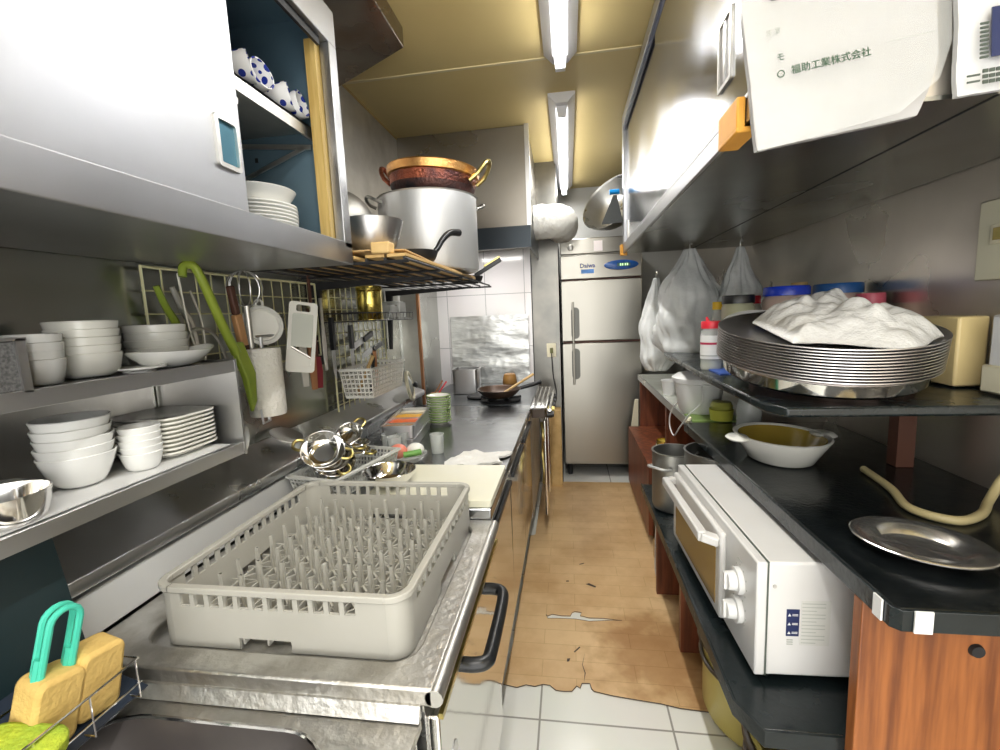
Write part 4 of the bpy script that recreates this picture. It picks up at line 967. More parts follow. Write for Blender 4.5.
MB().lathe([(0, .018), (.04, .013), (.07, .0), (.068, -.002), (.04, .010), (0, .015)], n=36).build('lid_dome', clear_pl, t)
MB().lathe([(0, .018), (.008, .018), (.018, .035), (.014, .042), (0, .042)], n=20).build('knob', black, t)
t = thing('wooden_box', 'small wooden tool holder with red sticks near the stove', 'holder', (-.78, 2.58, .8005))
MB().box(-.03, .03, -.03, .03, 0, .085).build('holder_body', wood_h, t)
for i, (dx, ln) in enumerate(((.0, .07), (.018, .06))):
    tag(MB().tube([(-.78 + dx, 2.57 + .02 * i, .887), (-.74 + dx, 2.60 + .02 * i, .887 + ln)], .005, 8).build('chopstick', red if i else wood_h), ['reddish brown stick leaning out of the wooden holder', 'bright red stick leaning out of the wooden holder'][i], 'stick', 'sticks in the holder')

# grey basket with small woks
t = thing('plastic_basket', 'low grey perforated basket of small brass handled pans', 'basket', (-.735, 1.385, .8005), (0, 0, math.radians(-12)))
lattice_box(.175, .33, .065, grey_pl, t, .014, .005, .0025, .9, .010)
def small_wok(label, loc, rot, r=.062):
    rot = (Matrix.Rotation(rot[1], 3, 'Y') @ Matrix.Rotation(rot[0], 3, 'X') @ Matrix.Rotation(rot[2], 3, 'Z')).to_euler()
    t = thing('small_wok', label, 'pan', loc, rot, 'brass handled pans in the basket')
    MB().lathe(bowl_prof(r, r * .5, r * .45, .002, 1.9), n=36).build('pan_body', steel_pol, t)
    for a in (0, PI):
        m_ = MB(); loop_handle(m_, (r * .97 * math.cos(a), r * .97 * math.sin(a), r * .45), a, .036, .026, .0048); m_.build('loop_handle', brass, t)
small_wok('small steel pan with brass handles, topmost at the near end of the basket', (-.768, 1.300, .918), (math.radians(38), math.radians(24), math.radians(15)), .066)
small_wok('small steel pan with brass handles, middle of the near pile', (-.760, 1.325, .888), (math.radians(30), math.radians(20), math.radians(-25)), .066)
small_wok('small steel pan with brass handles, lowest of the near pile', (-.752, 1.33, .858), (math.radians(22), math.radians(14), math.radians(-60)), .066)
small_wok('small steel pan with brass handles, topmost at the far end of the basket', (-.758, 1.465, .930), (math.radians(40), math.radians(10), math.radians(70)), .045)
small_wok('small steel pan with brass handles, middle of the far pile', (-.742, 1.46, .888), (0, math.radians(6), math.radians(-50)), .050)
small_wok('small steel pan with brass handles, lowest of the far pile', (-.74, 1.46, .860), (0, math.radians(4), math.radians(-10)), .050)
tag(MB().lathe([(0, 0), (.03, .002), (.055, .012), (.053, .014), (.03, .006), (0, .004)]).build('steel_plate', steel_dull, loc=(-.945, 1.38, .948), rot=(0, math.radians(24), 0)), 'dull round steel plate leaning on the wall behind the small pans', 'plate')

# ------------------------------------------------------------------ right upper cupboard
t = thing('wall_cupboard', 'stainless wall cupboard with sliding doors high on the right wall', 'cupboard', (.67, 1.8, 1.65))
def L(mb): return mb.xf(Matrix.Translation((-.67, -1.8, -1.65)))
L(MB().box(.345, 1.015, .905, 2.80, 1.652, 2.385)).build('cabinet_shell', steel_wall_r, t)
L(MB().box(.33, 1.015, .90, 2.81, 1.645, 1.652)).build('base_panel', mat('steel_base', (.42, .42, .38), .2, 1, (.33, .33, .30), 2, .1, 3, .1), t)
L(MB().box(.69, .693, .90, 2.81, 1.6435, 1.645)).build('base_seam', black_mat, t)
L(MB().box(.322, .345, .90, 2.81, 1.65, 1.690).box(.322, .330, .90, 2.81, 1.690, 1.700)).build('bottom_rail', mat('steel_rail', (.50, .51, .53), .3, 1, (.44, .45, .47), 3, .1, 7, .1), t, bevel=.002)
L(MB().box(.322, .345, .90, 2.81, 2.33, 2.385).box(.322, .345, 2.765, 2.81, 1.69, 2.33)).build('face_frame', MATS['steel_rail'], t, bevel=.002)
L(MB().box(.3305, .3345, .91, 2.765, 2.30, 2.33)).build('top_track_gap', mat('gap_shade', (.03, .04, .08), .4), t)  # dark strip stands for the shadow gap between top rail and doors
for i, (a, b, x) in enumerate(((.905, 1.86, .331), (1.82, 2.76, .338))):
    d = L(MB().box(x, x + .006, a, b, 1.692, 2.32)).build('sliding_door', steel_cup, t, bevel=.001)
    for yy in ((1.075,) if i == 0 else (2.69,)):
        zz = 1.84 if i == 0 else 1.76
        hw_, hh_ = (.040, .068) if i == 0 else (.015, .05)
        c = MB().slab([rrect(yy - hw_, yy + hw_, zz - hh_, zz + hh_, .006), rrect(yy - hw_ + .008, yy + hw_ - .008, zz - hh_ + .008, zz + hh_ - .008, .004)[::-1]], 0, .005)
        c.v = [(x - z, p, q) for p, q, z in c.v]; L(c).build('door_pull', steel_dull, d)
        L(MB().box(x - .0012, x + .001, yy - hw_ + .008, yy + hw_ - .008, zz - hh_ + .008, zz + hh_ - .008)).build('pull_recess', mat('recess_brown', (.10, .09, .08), .4), d)
        L(MB().box(x - .004, x, yy - .006, yy + .006, zz - hh_ + .012, zz + hh_ - .012)).build('pull_lip', steel_br, d)
for (y0, y1, nm, lb) in ((.93, 1.035, 'corner_bumper', 'chunky orange foam bumper on the near edge of the right cupboard'), (2.785, 2.825, 'corner_bumper', 'tiny orange brown bumper on the far corner of the right cupboard')):
    tag(MB().box(.306, .3215, y0, y1, 1.640, 1.695).box(.306, .345, y0, y1, 1.634, 1.6445).build(nm, orange, bevel=.003), lb, 'bumper', 'cupboard edge bumpers')

# bag packs hanging on the end of the cupboard
def pack(name, label, x0, x1, z0, z1, y, m, tilt, th=.012):
    t = thing(name, label, 'pack', (x0, y, z0), (0, tilt, 0))
    w, h = x1 - x0, z1 - z0
    prof = lambda u, v, x, yy: th + .004 * nz(x, yy, 2, 14) + .002 * nz(x, yy, 4, 60)
    def cutc(u, v): return (u * w - (.14 * w * max(0, (.30 - v) / .30) ** 1.5 * u ** 3 if th > .007 else 0), v * h)
    n = crumple(30, 30, w, h, prof, t=th * 1.6, outline=cutc).xf(Matrix(((1, 0, 0, 0), (0, 0, -1, 0), (0, 1, 0, 0), (0, 0, 0, 1))))
    n.build('liners', m, t)
    return t
t = pack('bag_pack', 'clear wrapped pack of white plastic bags hanging at the right cupboard end', .322, .60, 1.585, 1.90, .885, liner, math.radians(-7.5), .008)
out = [(0, 0), (.21, .012), (.268, .05), (.288, .10), (.30, .33), (-.003, .33)]
m_ = MB().prism([(x - .004, z - .006) for x, z in out], 'y', -.0245, -.0225)
film = mat('film', (.9, .92, .9), .06, 0, None, 8, .8, 12, alpha=.16)
m_.build('wrapper', film, t)
jp = bpy.app.version
text_mesh('福助工業株式会社', .0145, ink_green, t, frame_M((.054, -.0295, .100), (1, 0, .0), (0, 0, 1)), 'lettering', bold=.00008)
text_mesh('○', .015, ink_green, t, frame_M((.032, -.0295, .098), (1, 0, 0), (0, 0, 1)), 'lettering')
text_mesh('モ', .013, ink_green, t, frame_M((.034, -.0295, .124), (1, 0, 0), (0, 0, 1)), 'lettering')
text_mesh('注 意', .010, ink_lt, t, frame_M((.022, -.0295, .165), (1, 0, 0), (0, 0, 1)), 'lettering')
c = MB()
for dx in (0, .048):
    pts = [(.030 + dx, -.0295, .26), (.030 + dx, -.0295, .222), (.036 + dx, -.0295, .214), (.052 + dx * .6, -.0295, .214), (.058 + dx * .6, -.0295, .222), (.058 + dx * .6, -.0295, .26)]
    c.tube(pts, .0011, 5)
c.build('printed_outline', ink, t)
c = MB()
for k in range(11): c.box(.170 + k * .0042, .170 + k * .0042 + (.0022 if k % 3 else .003), -.0292, -.0286, .205, .228)
c.build('barcode', ink, t)
c = MB()
for k in range(5): c.box(.135, .158 - .004 * (k % 2), -.0292, -.0286, .21 + k * .007, .2115 + k * .007)
c.box(.19, .260, -.0292, -.0286, .112, .1127); c.build('small_print', ink_lt, t)
t = pack('carton_pack', 'white bag pack with navy print and barcode at the upper right corner', .617, .70, 1.640, 1.88, .885, white_pl, math.radians(-4), .006)
MB().box(.035, .083, -.0215, -.0195, .045, .115).build('printed_panel', label_navy, t)
MB().box(-.004, .012, -.021, .0, .19, .24).build('red_edge', red, t)
c = MB()
for k in range(9): c.box(.020, .031, -.0215, -.0195, .045 + k * .006, .048 + k * .006)
c.build('barcode', ink, t)
c = MB()
for k in range(3):
    for q in range(6): c.box(.024 + q * .009, .031 + q * .009, -.0215, -.0195, .008 + k * .008, .013 + k * .008)
for k in range(2): c.box(.003, .020, -.0215, -.0195, .012 + k * .009, .0145 + k * .009)
c.build('small_print', ink, t)
text_mesh('OSY', .014, red, t, frame_M((.034, -.0215, .145), (1, 0, 0), (0, 0, 1)), 'lettering')

# ------------------------------------------------------------------ right worktop, panels and shelves
t = thing('side_counter', 'long narrow black worktop with wooden end panel along the right wall', 'counter', (.75, 1.5, 0))
def L(mb): return mb.xf(Matrix.Translation((-.75, -1.5, 0)))
L(MB().slab([[(.492, .745), (.500, .737), (1.018, .737), (1.018, 1.95), (.470, 1.95)]], .820, .852)).build('worktop', blk_lam, t, bevel=.004)
L(MB().slab([[(.486, .742), (.497, .731), (1.018, .731), (1.018, .737), (.500, .737), (.492, .745), (.470, 1.95), (.464, 1.95)]], .818, .853)).build('edge_band', blk_lam2, t, bevel=.001)
for a, b in (((.4860, .775, .0), (.4862, .755, 0)), ((.512, .7305, 0), (.537, .7305, 0))):
    p = Vector(a); q = Vector(b)
    L(MB().bar((p.x - .003, p.y, .8365), (q.x - .003, q.y, .8365), .003, .036) if abs(p.x - q.x) < .002 else MB().bar((p.x, p.y - .002, .8365), (q.x, q.y - .002, .8365), .003, .036)).build('tape_mark', tape_w, t)
L(MB().box(.485, 1.015, .805, .830, .0, .818)).build('end_panel', wood_or, t, bevel=.002)
L(MB().lathe([(0, 0), (.012, 0), (.01, .006), (0, .006)], n=14).xf(Matrix.Rotation(PI / 2, 4, 'X')).xf(Matrix.Translation((.66, .805, .74)))).build('cam_fitting', black_mat, t)
L(MB().box(.55, 1.015, 1.915, 1.945, .530, .820)).build('support_panel', wood_rd, t)

t = thing('far_counter', 'pale topped wooden shelf unit along the right wall near the fridge', 'counter', (.78, 2.6, 0))
def L(mb): return mb.xf(Matrix.Translation((-.78, -2.6, 0)))
L(MB().box(.50, 1.018, 1.955, 3.45, .818, .848)).build('worktop', mat('top_pale', (.55, .56, .50), .25, 0, (.46, .48, .42), 7), t, bevel=.002)
L(MB().box(.494, .50, 1.955, 3.45, .812, .850)).build('edge_band', steel_br, t)
for a in (2.50, 3.41): L(MB().box(.505, 1.015, a, a + .03, .0, .818)).build('side_panel', wood_rd, t)
L(MB().box(.42, 1.015, 2.535, 3.405, .44, .47)).build('lower_shelf', wood_rd, t)
L(MB().box(.42, .445, 2.535, 3.405, .06, .44)).build('kick_board', wood_rd, t)

t = thing('low_shelf', 'long black low shelf carrying the oven and pots on wooden supports', 'shelf', (.65, 1.5, 0))
def L(mb): return mb.xf(Matrix.Translation((-.65, -1.5, 0)))
L(MB().slab([[(.318, .90), (.35, .835), (1.01, .835), (1.01, 2.10), (.318, 2.10)]], .500, .528)).build('shelf_board', blk_lam2, t, bevel=.004)
L(MB().slab([[(.314, .898), (.348, .829), (.50, .829), (.50, .834), (.35, .835), (.3185, .90), (.3185, 2.10), (.314, 2.10)]], .496, .530)).build('edge_strip', blk_lam2, t)
L(MB().box(.40, 1.005, 1.70, 1.73, .0, .50)).build('support_panel', wood_rd, t)
L(MB().box(.38, 1.005, 2.07, 2.098, .0, .50)).build('support_panel', wood_rd, t)

# microwave / toaster oven
t = thing('toaster_oven', 'white countertop oven with tinted door and two knobs on the low shelf', 'oven', (.375, .955, .532), (0, 0, math.radians(1.8)))
OW, OD, OH = .62, .34, .268
MB().box(.022, OD, 0, OW, .012, OH).build('casing', enamel, t, bevel=.005)
MB().box(0, .022, 0, OW, .010, OH - .001).build('front_frame', enamel, t, bevel=.004)
MB().box(.0205, .0235, -.0006, OW + .001, .012, OH + .0006).build('casing_seam', ink, t)
d = MB().box(-.016, 0, .165, OW - .012, .022, OH - .022).build('door', enamel, t, bevel=.006)
MB().box(-.0175, -.015, .195, OW - .05, .045, OH - .075).build('door_glass', oven_glass, d)
MB().tube([(-.016, .185, OH - .045), (-.050, .200, OH - .042), (-.052, .225, OH - .040), (-.052, OW - .06, OH - .040), (-.050, OW - .035, OH - .042), (-.016, OW - .02, OH - .045)], .010, 10).build('handle_core', enamel, d) if False else MB().bar((-.014, .178, OH - .048), (-.050, .196, OH - .042), .030, .022).bar((-.050, .190, OH - .042), (-.050, OW - .045, OH - .042), .022, .028).bar((-.050, OW - .050, OH - .042), (-.014, OW - .024, OH - .048), .030, .022).build('handle', enamel, d, bevel=.004)
for z in (.105, .175):
    k = MB().cyl((0, .085, z), (-.012, .085, z), .030, n=28).cyl((-.012, .085, z), (-.030, .085, z), .022, .020, n=24).box(-.036, -.028, .080, .090, z - .020, z + .020)
    k.build('knob', white_pl, t, bevel=.001)
    c = MB()
    for q in range(9):
        a = math.radians(-40 + q * 32); c.box(-.0008, .0002, .085 + .037 * math.cos(a) - .001, .085 + .037 * math.cos(a) + .001, z + .037 * math.sin(a) - .002, z + .037 * math.sin(a) + .002)
    c.build('dial_mark', ink_lt, t)
MB().box(-.0008, .0002, .075, .10, .222, .224).build('panel_print', ink_lt, t)
c = MB()
for z in (.17, .145, .095): c.box(.056, .075, -.0012, -.0002, z - .0, z + .0008)
MB().box(.060, .085, -.0014, -.0002, .105, .165).build('warning_label', label_navy, t)
c = MB()
for z in (.150, .130, .110):
    c.prism([(.0625, z), (.0685, z), (.0655, z + .006)], 'y', -.0020, -.0012); c.box(.071, .082, -.0020, -.0012, z + .001, z + .0022).box(.071, .082, -.0020, -.0012, z + .004, z + .0050)
c.build('warning_symbol', label_w, t)
MB().box(.088, .145, -.0010, -.0002, .085, .185).build('rating_label', mat('label_grey', (.66, .66, .62), .5), t)
c = MB()
for k in range(12): c.box(.090, .090 + (.045 if k % 3 else .028), -.0016, -.0010, .09 + k * .008, .0915 + k * .008)
for k in range(3): c.box(.062, .074, -.0012, -.0002, .085 + k * .005, .0868 + k * .005)
c.build('label_print', ink_lt, t)
MB().cyl((.035, -.0015, .215), (.035, .001, .215), .004, n=12).build('screw', steel_dull, t)
for x in (.04, .30):
    for y in (.04, OW - .04): MB().cyl((x, y, -.003), (x, y, .014), .012, n=12).build('foot', black, t)

# stock pots on the low shelf
t = thing('stock_pot', 'wide grey aluminium pot at the far end of the low shelf', 'pot', (.530, 1.72, .5285))
MB().lathe(pot_prof(.115, .272, .004, .02), n=44).build('pot_body', alu_dark, t)
t = thing('stock_pot', 'grey aluminium pot with loop handle in front of the wide pot', 'pot', (.405, 1.845, .5285))
MB().lathe(pot_prof(.085, .235, .004, .02), n=44).build('pot_body', alu_dark, t)
m_ = MB(); loop_handle(m_, (-.062, -.058, .185), math.radians(223), .09, .042, .0055, .01); m_.build('loop_handle', alu, t)
for dy in (-.02, .02): MB().cyl((-.060 + dy, -.062 - dy, .185), (-.066 + dy, -.068 - dy, .185), .007, n=12).build('rivet', steel_pol, t)
# tin can
t = thing('tin_can', 'gold ribbed food tin on the far wooden shelf', 'can', (.52, 2.62, .4705))
prof = [(0, 0), (.043, 0), (.044, .004)]
for k in range(16): prof += [(.042, .008 + k * .0065), (.044, .011 + k * .0065)]
prof += [(.044, .118), (.041, .118), (.041, .01), (0, .01)]
MB().lathe(prof, n=32).build('can_body', gold, t)
MB().lathe([(.0445, .03), (.0455, .03), (.0455, .09), (.0445, .09)], n=32).build('paper_label', cream_pl, t)

# bins under the shelf
for i, (x, y, r, h, m_) in enumerate(((.60, 1.44, .185, .27, yellow_bin), (.60, 1.07, .175, .27, yellow_bin))):
    t = thing('round_bin', ['yellowish round bin with dark rim under the low shelf, far one', 'yellowish round bin under the low shelf, nearer the camera'][i], 'bin', (x, y, .001), group='bins under the low shelf')
    MB().lathe(pot_prof(r, h, .006, .03), n=40).build('bin_body', m_, t)
    MB().tube([((r + .008) * math.cos(2 * PI * k / 40), (r + .008) * math.sin(2 * PI * k / 40), h - .015) for k in range(40)], .010, 8, closed=True).build('rim', mat('bin_rim', (.08, .06, .04), .3), t)
    MB().tube([((r + .006) * math.cos(2 * PI * k / 40), (r + .006) * math.sin(2 * PI * k / 40), h - .075) for k in range(40)], .007, 8, closed=True).build('hoop', MATS['bin_rim'], t)
tag(MB().lathe([(0, 0), (.045, 0), (.05, .02), (.05, .27), (.03, .30), (0, .305)], n=30).build('green_bottle', mat('green_pl', (.02, .42, .24), .3), loc=(.44, .875, .001)), 'bright green bottle on the floor under the near shelf corner', 'bottle')
tag(MB().box(0, .11, 0, .20, 0, .10).build('cardboard_box', cardboard, loc=(.425, 2.22, .001), bevel=.002), 'small brown cardboard box on the floor under the shelf', 'box')
tag(MB().tube(bez([(.40, 2.16, .46), (.39, 2.15, .30), (.385, 2.14, .10), (.40, 2.13, .03), (.43, 2.12, .01)], 8), .004, 6).build('white_cable', white_pl), 'thin white cable hanging down behind the wooden support', 'cable')

# raised shelf
t = thing('raised_shelf', 'short black raised shelf on a post above the right worktop', 'shelf', (.75, 1.8, .853))
def L(mb): return mb.xf(Matrix.Translation((-.75, -1.8, -.853)))
L(MB().slab([[(.452, 1.14), (.476, 1.085), (1.015, 1.085), (1.015, 2.55), (.50, 2.55), (.452, 1.60)]], 1.073, 1.0955)).build('shelf_board', blk_lam2, t, bevel=.006)
L(MB().box(.905, .95, 1.40, 1.44, .853, 1.073)).build('post', wood_dk, t)
L(MB().box(.95, 1.01, 2.40, 2.45, .853, 1.073)).build('post', wood_rd, t)

# round trays stacked, tilted
tx = math.radians(9.5)
R_ = Matrix.Rotation(tx, 4, 'X'); base = Vector((.645, 1.315, 1.142))
def tray_at(k): return tuple(base + R_ @ Vector((0, 0, k)))
tag(MB().lathe([(0, 0), (.212, 0), (.222, .008), (.226, .034), (.229, .036), (.223, .036), (.219, .010), (.21, .003), (0, .003)], n=64).build('round_pan', steel_pol, loc=tray_at(0), rot=(tx, 0, 0)), 'wide polished round pan lying under the stack of thin trays', 'pan')
f = None; nt_ = 12
tm = MB().lathe([(0, 0), (.222, 0), (.238, .014), (.2425, .0145), (.2425, .0165), (.238, .0165), (.221, .003), (0, .003)], n=64)
for i in range(nt_):
    lab = f'thin round metal tray, {ordname(i, nt_)} in the leaning tray stack on the raised shelf'
    loc = tray_at(.031 + i * .0068)
    if f is None: f = tag(tm.build('round_tray', mat('tray_metal', (.80, .77, .77), .28, 1, (.62, .60, .60), 6), loc=loc, rot=(tx, 0, 0)), lab, 'tray', 'round trays')
    else: dup(f, loc, None, lab)
tag(MB().box(.58, .92, 1.55, 1.59, 1.096, 1.135).build('wooden_batten', wood_dk), 'dark batten under the rear edge of the tray stack', 'batten')
# cloth on the trays
def cl(u, v, x, y):
    e = min(u, 1 - u, v, 1 - v)
    return .020 + min(1, e * 6) * (.030 + .060 * abs(nz(x, y, 7.3, 9)) + .030 * abs(nz(x, y, 3.1, 20)) + .008 * nz(x, y, 5, 45)) + .028 * math.exp(-((u - .38) ** 2 + (v - .60) ** 2) / .03)
def clout(u, v):
    a = 2 * PI * u
    x = -.135 + .325 * u; y = -.185 + .33 * v - .055 * math.sin(u * PI) * (1 - v) * .3 + .03 * math.sin(u * 8) * (1 - v) + .03 * (1 - abs(2 * u - 1)) * v
    k = 1 - .25 * abs(2 * u - 1) ** 3; y = -.05 + (y + .05) * k
    return x, y
m_ = crumple(46, 40, 1, 1, cl, t=.005, outline=clout)
tag(m_.build('wrung_cloth', cloth, loc=tray_at(.031 + nt_ * .0068 - .012), rot=(tx, 0, 0), sub=1), 'crumpled white cloth heaped on the topmost round tray', 'cloth')
tag(MB().lathe([(0, 0), (.09, .0), (.13, .008), (.129, .011), (.09, .003), (0, .003)], n=48, sx=1, sy=.7).build('white_plate', china, loc=(.64, 1.66, 1.245), rot=(math.radians(35), 0, 0)), 'white oval plate showing behind the tray stack', 'plate')

# jars behind
def jar(label, x, y, r, h, body, lidm, lh=.028, lr=None, cat='jar', name='jar', neck=None, z=1.0955, group=None):
    t = thing(name, label, cat, (x, y, z), group=group)
    if neck:
        MB().lathe([(0, 0), (r, 0), (r, h * .6), (r * .8, h * .78), (neck, h * .88), (neck, h), (0, h)], n=30).build('bottle_body', body, t)
    else:
        MB().lathe([(0, 0), (r * .96, 0), (r, .006), (r, h - .014), (r * .9, h - .003), (r * .88, h), (0, h)], n=34).build('jar_body', body, t)
    lr = lr or r * .98
    n = 40
    MB().lathe([(0, h), (lr, h), (lr, h + lh * .85), (lr * .95, h + lh), (0, h + lh)], n=n, wav=lambda a: 1 + .012 * (int(a / (2 * PI) * n + .5) % 2)).build('lid', lidm, t)
    return t
jar('big clear jar with bright blue ribbed lid behind the trays', .755, 1.76, .073, .255, pink, blue, .032)
jar('big clear jar with deeper blue lid nearest the wall', .930, 1.78, .074, .255, pink, blue2, .034)
jar('clear jar with black lid behind the tray stack', .612, 1.80, .055, .235, oil, black, .030)
jar('small jar with red cap between black and blue lidded jars', .700, 1.92, .034, .232, pale, red, .030)
jar('jar with faded pink red lid beside the wall at the jar row end', .965, 1.66, .040, .215, pink, mat('pink_red', (.55, .10, .14), .4), .035)
jar('small jar with tan lid behind the blue lidded jars', .86, 1.90, .028, .275, clear_pl, mat('tan_lid', (.45, .30, .10), .4), .028)
t = jar('small shaker with red flip cap and printed label on the raised shelf', .518, 1.78, .038, .150, clear_pl, red, .026, cat='bottle', name='seasoning_bottle')
MB().lathe([(.0385, .040), (.0388, .040), (.0388, .125), (.0385, .125)], n=30).build('paper_label', label_w, t)
MB().lathe([(.0389, .092), (.0394, .092), (.0394, .100), (.0389, .100)], n=30).build('label_stripe', mat('maroon_print', (.45, .03, .08), .5), t)
MB().lathe([(.0389, .050), (.0394, .050), (.0394, .054), (.0389, .054)], n=30).build('label_line', ink_lt, t)
MB().lathe([(0, .002), (.035, .002), (.036, .030), (0, .033)], n=26).build('seasoning', pale, t)
MB().cyl((-.015, 0, .175), (-.019, 0, .192), .008, .003, n=12).build('cap_spout', red, t)
t = jar('tall seasoning bottle with yellow cap behind the red capped shaker', .580, 1.93, .032, .215, clear_pl, mat('yellow_cap', (.85, .55, .03), .4), .03, .018, 'bottle', 'seasoning_bottle', .016)
MB().lathe([(.0345, .02), (.0350, .02), (.0350, .09), (.0345, .09)], n=30).build('paper_label', seas, t)
MB().lathe([(.0352, .04), (.0356, .04), (.0356, .075), (.0352, .075)], n=30).build('label_band', label_w, t)
tag(MB().box(.50, .60, 1.62, 1.80, 1.0955, 1.1).build('blue_leaflet', mat('leaflet_blue', (.05, .12, .45), .5)), 'blue leaflet lying on the raised shelf beside the trays', 'leaflet')

# oval casserole and things on the worktop
t = thing('casserole_dish', 'cream oval baking dish with two lugs and amber inside on the worktop', 'baking dish', (.632, 1.475, .853), (0, 0, math.radians(8)))
MB().lathe([(0, .0), (.075, 0), (.085, .006), (.115, .06), (.122, .072), (.125, .078), (.120, .080), (.113, .076), (.108, .06), (.08, .012), (0, .010)], n=48, sx=1, sy=1.2).build('dish_body', china2, t)
MB().lathe([(0, .0108), (.079, .0128), (.1075, .061), (.111, .074), (.1095, .074), (.105, .062), (.078, .0145), (0, .0125)], n=48, sx=1, sy=1.2).build('glazed_inside', amber, t)
for a in (0, PI):
    MB().lathe([(0, -.007), (.035, -.006), (.043, 0), (.035, .006), (0, .007)], n=24, sx=.75, sy=1.0).xf(Matrix.Translation((.130 * math.cos(a), 0, .072))).build('lug', china2, t)
t = thing('oval_plate', 'oval stainless serving plate with wide rim on the black worktop', 'plate', (.648, .925, .853), (0, 0, math.radians(-40)))
MB().lathe([(0, .002), (.055, .002), (.058, .003), (.070, .016), (.098, .0195), (.1, .018), (.1, .020), (.098, .0215), (.070, .018), (.056, .005), (0, .004)], n=56, sx=1.08, sy=.94).build('plate_body', mat('plate_steel', (.84, .83, .80), .20, .95, (.76, .74, .72), 10), t)
# hose/cable
cb = bez([(.80, 1.36, .861), (.78, 1.22, .861), (.745, 1.10, .861), (.79, 1.04, .861), (.86, 1.07, .861), (.93, 1.14, .863), (.975, 1.17, .90), (.985, 1.14, .97), (1.0, 1.12, 1.03)], 10)
tag(MB().tube(cb, .0095, 10).build('gas_hose', mat('hose_beige', (.50, .42, .22), .4)), 'beige rubber hose curling on the black worktop to the wall', 'hose')
# sockets and switches
t = thing('outlet_box', 'raised beige electrical outlet box on the right wall above the shelf', 'outlet', (.985, 1.36, 1.10))
MB().box(-.035, .034, -.07, .065, .0, .175).build('box_cover', beige_pl, t, bevel=.006)
MB().box(-.040, -.035, -.022, .022, .075, .125).build('switch_frame', cream_pl, t, bevel=.002)
MB().box(-.0425, -.040, -.012, .010, .088, .108).build('switch_rocker', mat('rocker_brown', (.16, .09, .05), .4), t)
t = thing('plug', 'dark round plug pressed against the beige outlet box', 'plug', (.935, 1.385, 1.135))
MB().cyl((.0, 0, .01), (-.02, .015, 0), .014, .011, n=16).build('plug_body', wood_dk, t)
t = thing('switch_plate', 'large cream wall switch plate near the upper right', 'switch', (1.017, 1.22, 1.36))
MB().box(-.010, 0, -.16, .115, 0, .19).build('plate', plate_sw, t, bevel=.003)
MB().box(-.014, -.010, -.10, .075, .085, .13).build('switch_frame', cream_pl, t, bevel=.001)
MB().box(-.017, -.014, .02, .065, .093, .122).box(-.017, -.014, -.09, -.02, .093, .122).build('switch_rocker', brass, t, bevel=.001)
for z in (.02, .168): MB().cyl((-.012, .03, z), (-.009, .03, z), .005, n=12).build('screw', black_mat, t)
t = thing('wall_box', 'white plastic wall box cut by the right image edge', 'box', (.99, 1.14, 1.10))
MB().box(-.03, .028, -.10, .075, .06, .18).build('box_cover', white_pl, t, bevel=.006)
MB().box(-.035, .028, -.10, .085, -.0, .065).build('lower_cover', cream_pl, t, bevel=.005)

# plastic bags hanging by the far end
def bag(label, c, w, d, h, seed, m):
    n, k = 64, 40; vs = []; fs = []
    for j in range(k + 1):
        v = j / k; r = .16 + .84 * math.sin(min(1, v * 1.35) * PI / 2) ** 1.1; r *= 1 - .45 * max(0, v - .86) / .14
        for i in range(n):
            a = 2 * PI * i / n
            q = 1 + .38 * noise.noise(Vector((math.cos(a) * 1.6, math.sin(a) * 1.6, v * 4 + seed))) + .24 * noise.noise(Vector((math.cos(a) * 5, math.sin(a) * 5, v * 2.5 + seed))) + .09 * noise.noise(Vector((math.cos(a) * 13, math.sin(a) * 13, v * 9 + seed)))
            vs.append((r * q * w / 2 * math.cos(a), r * q * d / 2 * math.sin(a), -v * h))
    for j in range(k):
        for i in range(n): fs.append((j * n + i, j * n + (i + 1) % n, (j + 1) * n + (i + 1) % n, (j + 1) * n + i))
    fs += [tuple(range(n)), tuple(range(k * n + n - 1, k * n - 1, -1))]
    t = thing('plastic_bag', label, 'bag', c, group='plastic bags hanging at the far end')
    MB().add(vs, fs).build('bag_body', m, t, angle=180)
    MB().tube([(0, 0, -.01), (.0, .0, .02), (.0, -.02, .035), (0, -.035, .02)], .004, 6).build('hook', steel, t)
bag('large crumpled white plastic bag hanging under the right cupboard end', (.63, 2.56, 1.620), .37, .28, .58, 1.3, bagm)
bag('slack white plastic bag hanging lower beside the fridge', (.52, 2.88, 1.50), .20, .18, .55, 5.1, bagm)
bag('clear plastic bag hanging behind the seasoning bottles', (.84, 2.46, 1.605), .20, .18, .44, 9.7, bagm)
# white pots & cups on far counter
t = thing('lidded_tub', 'white round lidded tub on the pale far counter', 'tub', (.575, 2.15, .8485))
MB().lathe([(0, 0), (.07, 0), (.085, .02), (.105, .14), (.112, .145), (.112, .152), (.10, .152), (0, .152)], n=44).build('tub_body', white_pl, t)
MB().lathe([(0, .152), (.114, .152), (.116, .165), (.09, .182), (.03, .19), (0, .19)], n=44).build('lid', white_pl, t)
MB().lathe([(0, 0), (.104, 0)], n=4).build('base_pad', white_pl, t) if False else None
f = None
for i, (x, y, z, lb) in enumerate(((.545, 2.62, .8485, 'white plastic cup at the far counter edge, nearest the fridge'), (.60, 2.50, .8485, 'white plastic cup behind the lidded tub'))):
    m_ = MB().lathe([(0, 0), (.032, 0), (.042, .075), (.046, .078), (.045, .081), (.040, .078), (.030, .004), (0, .004)], n=30)
    if f is None: f = tag(m_.build('plastic_cup', white_pl, loc=(x, y, z)), lb, 'cup', 'white plastic cups')
    else: dup(f, (x, y, z), None, lb)
t = thing('small_tub', 'yellow green round plastic tub on the green mat', 'tub', (.62, 1.985, .8560))
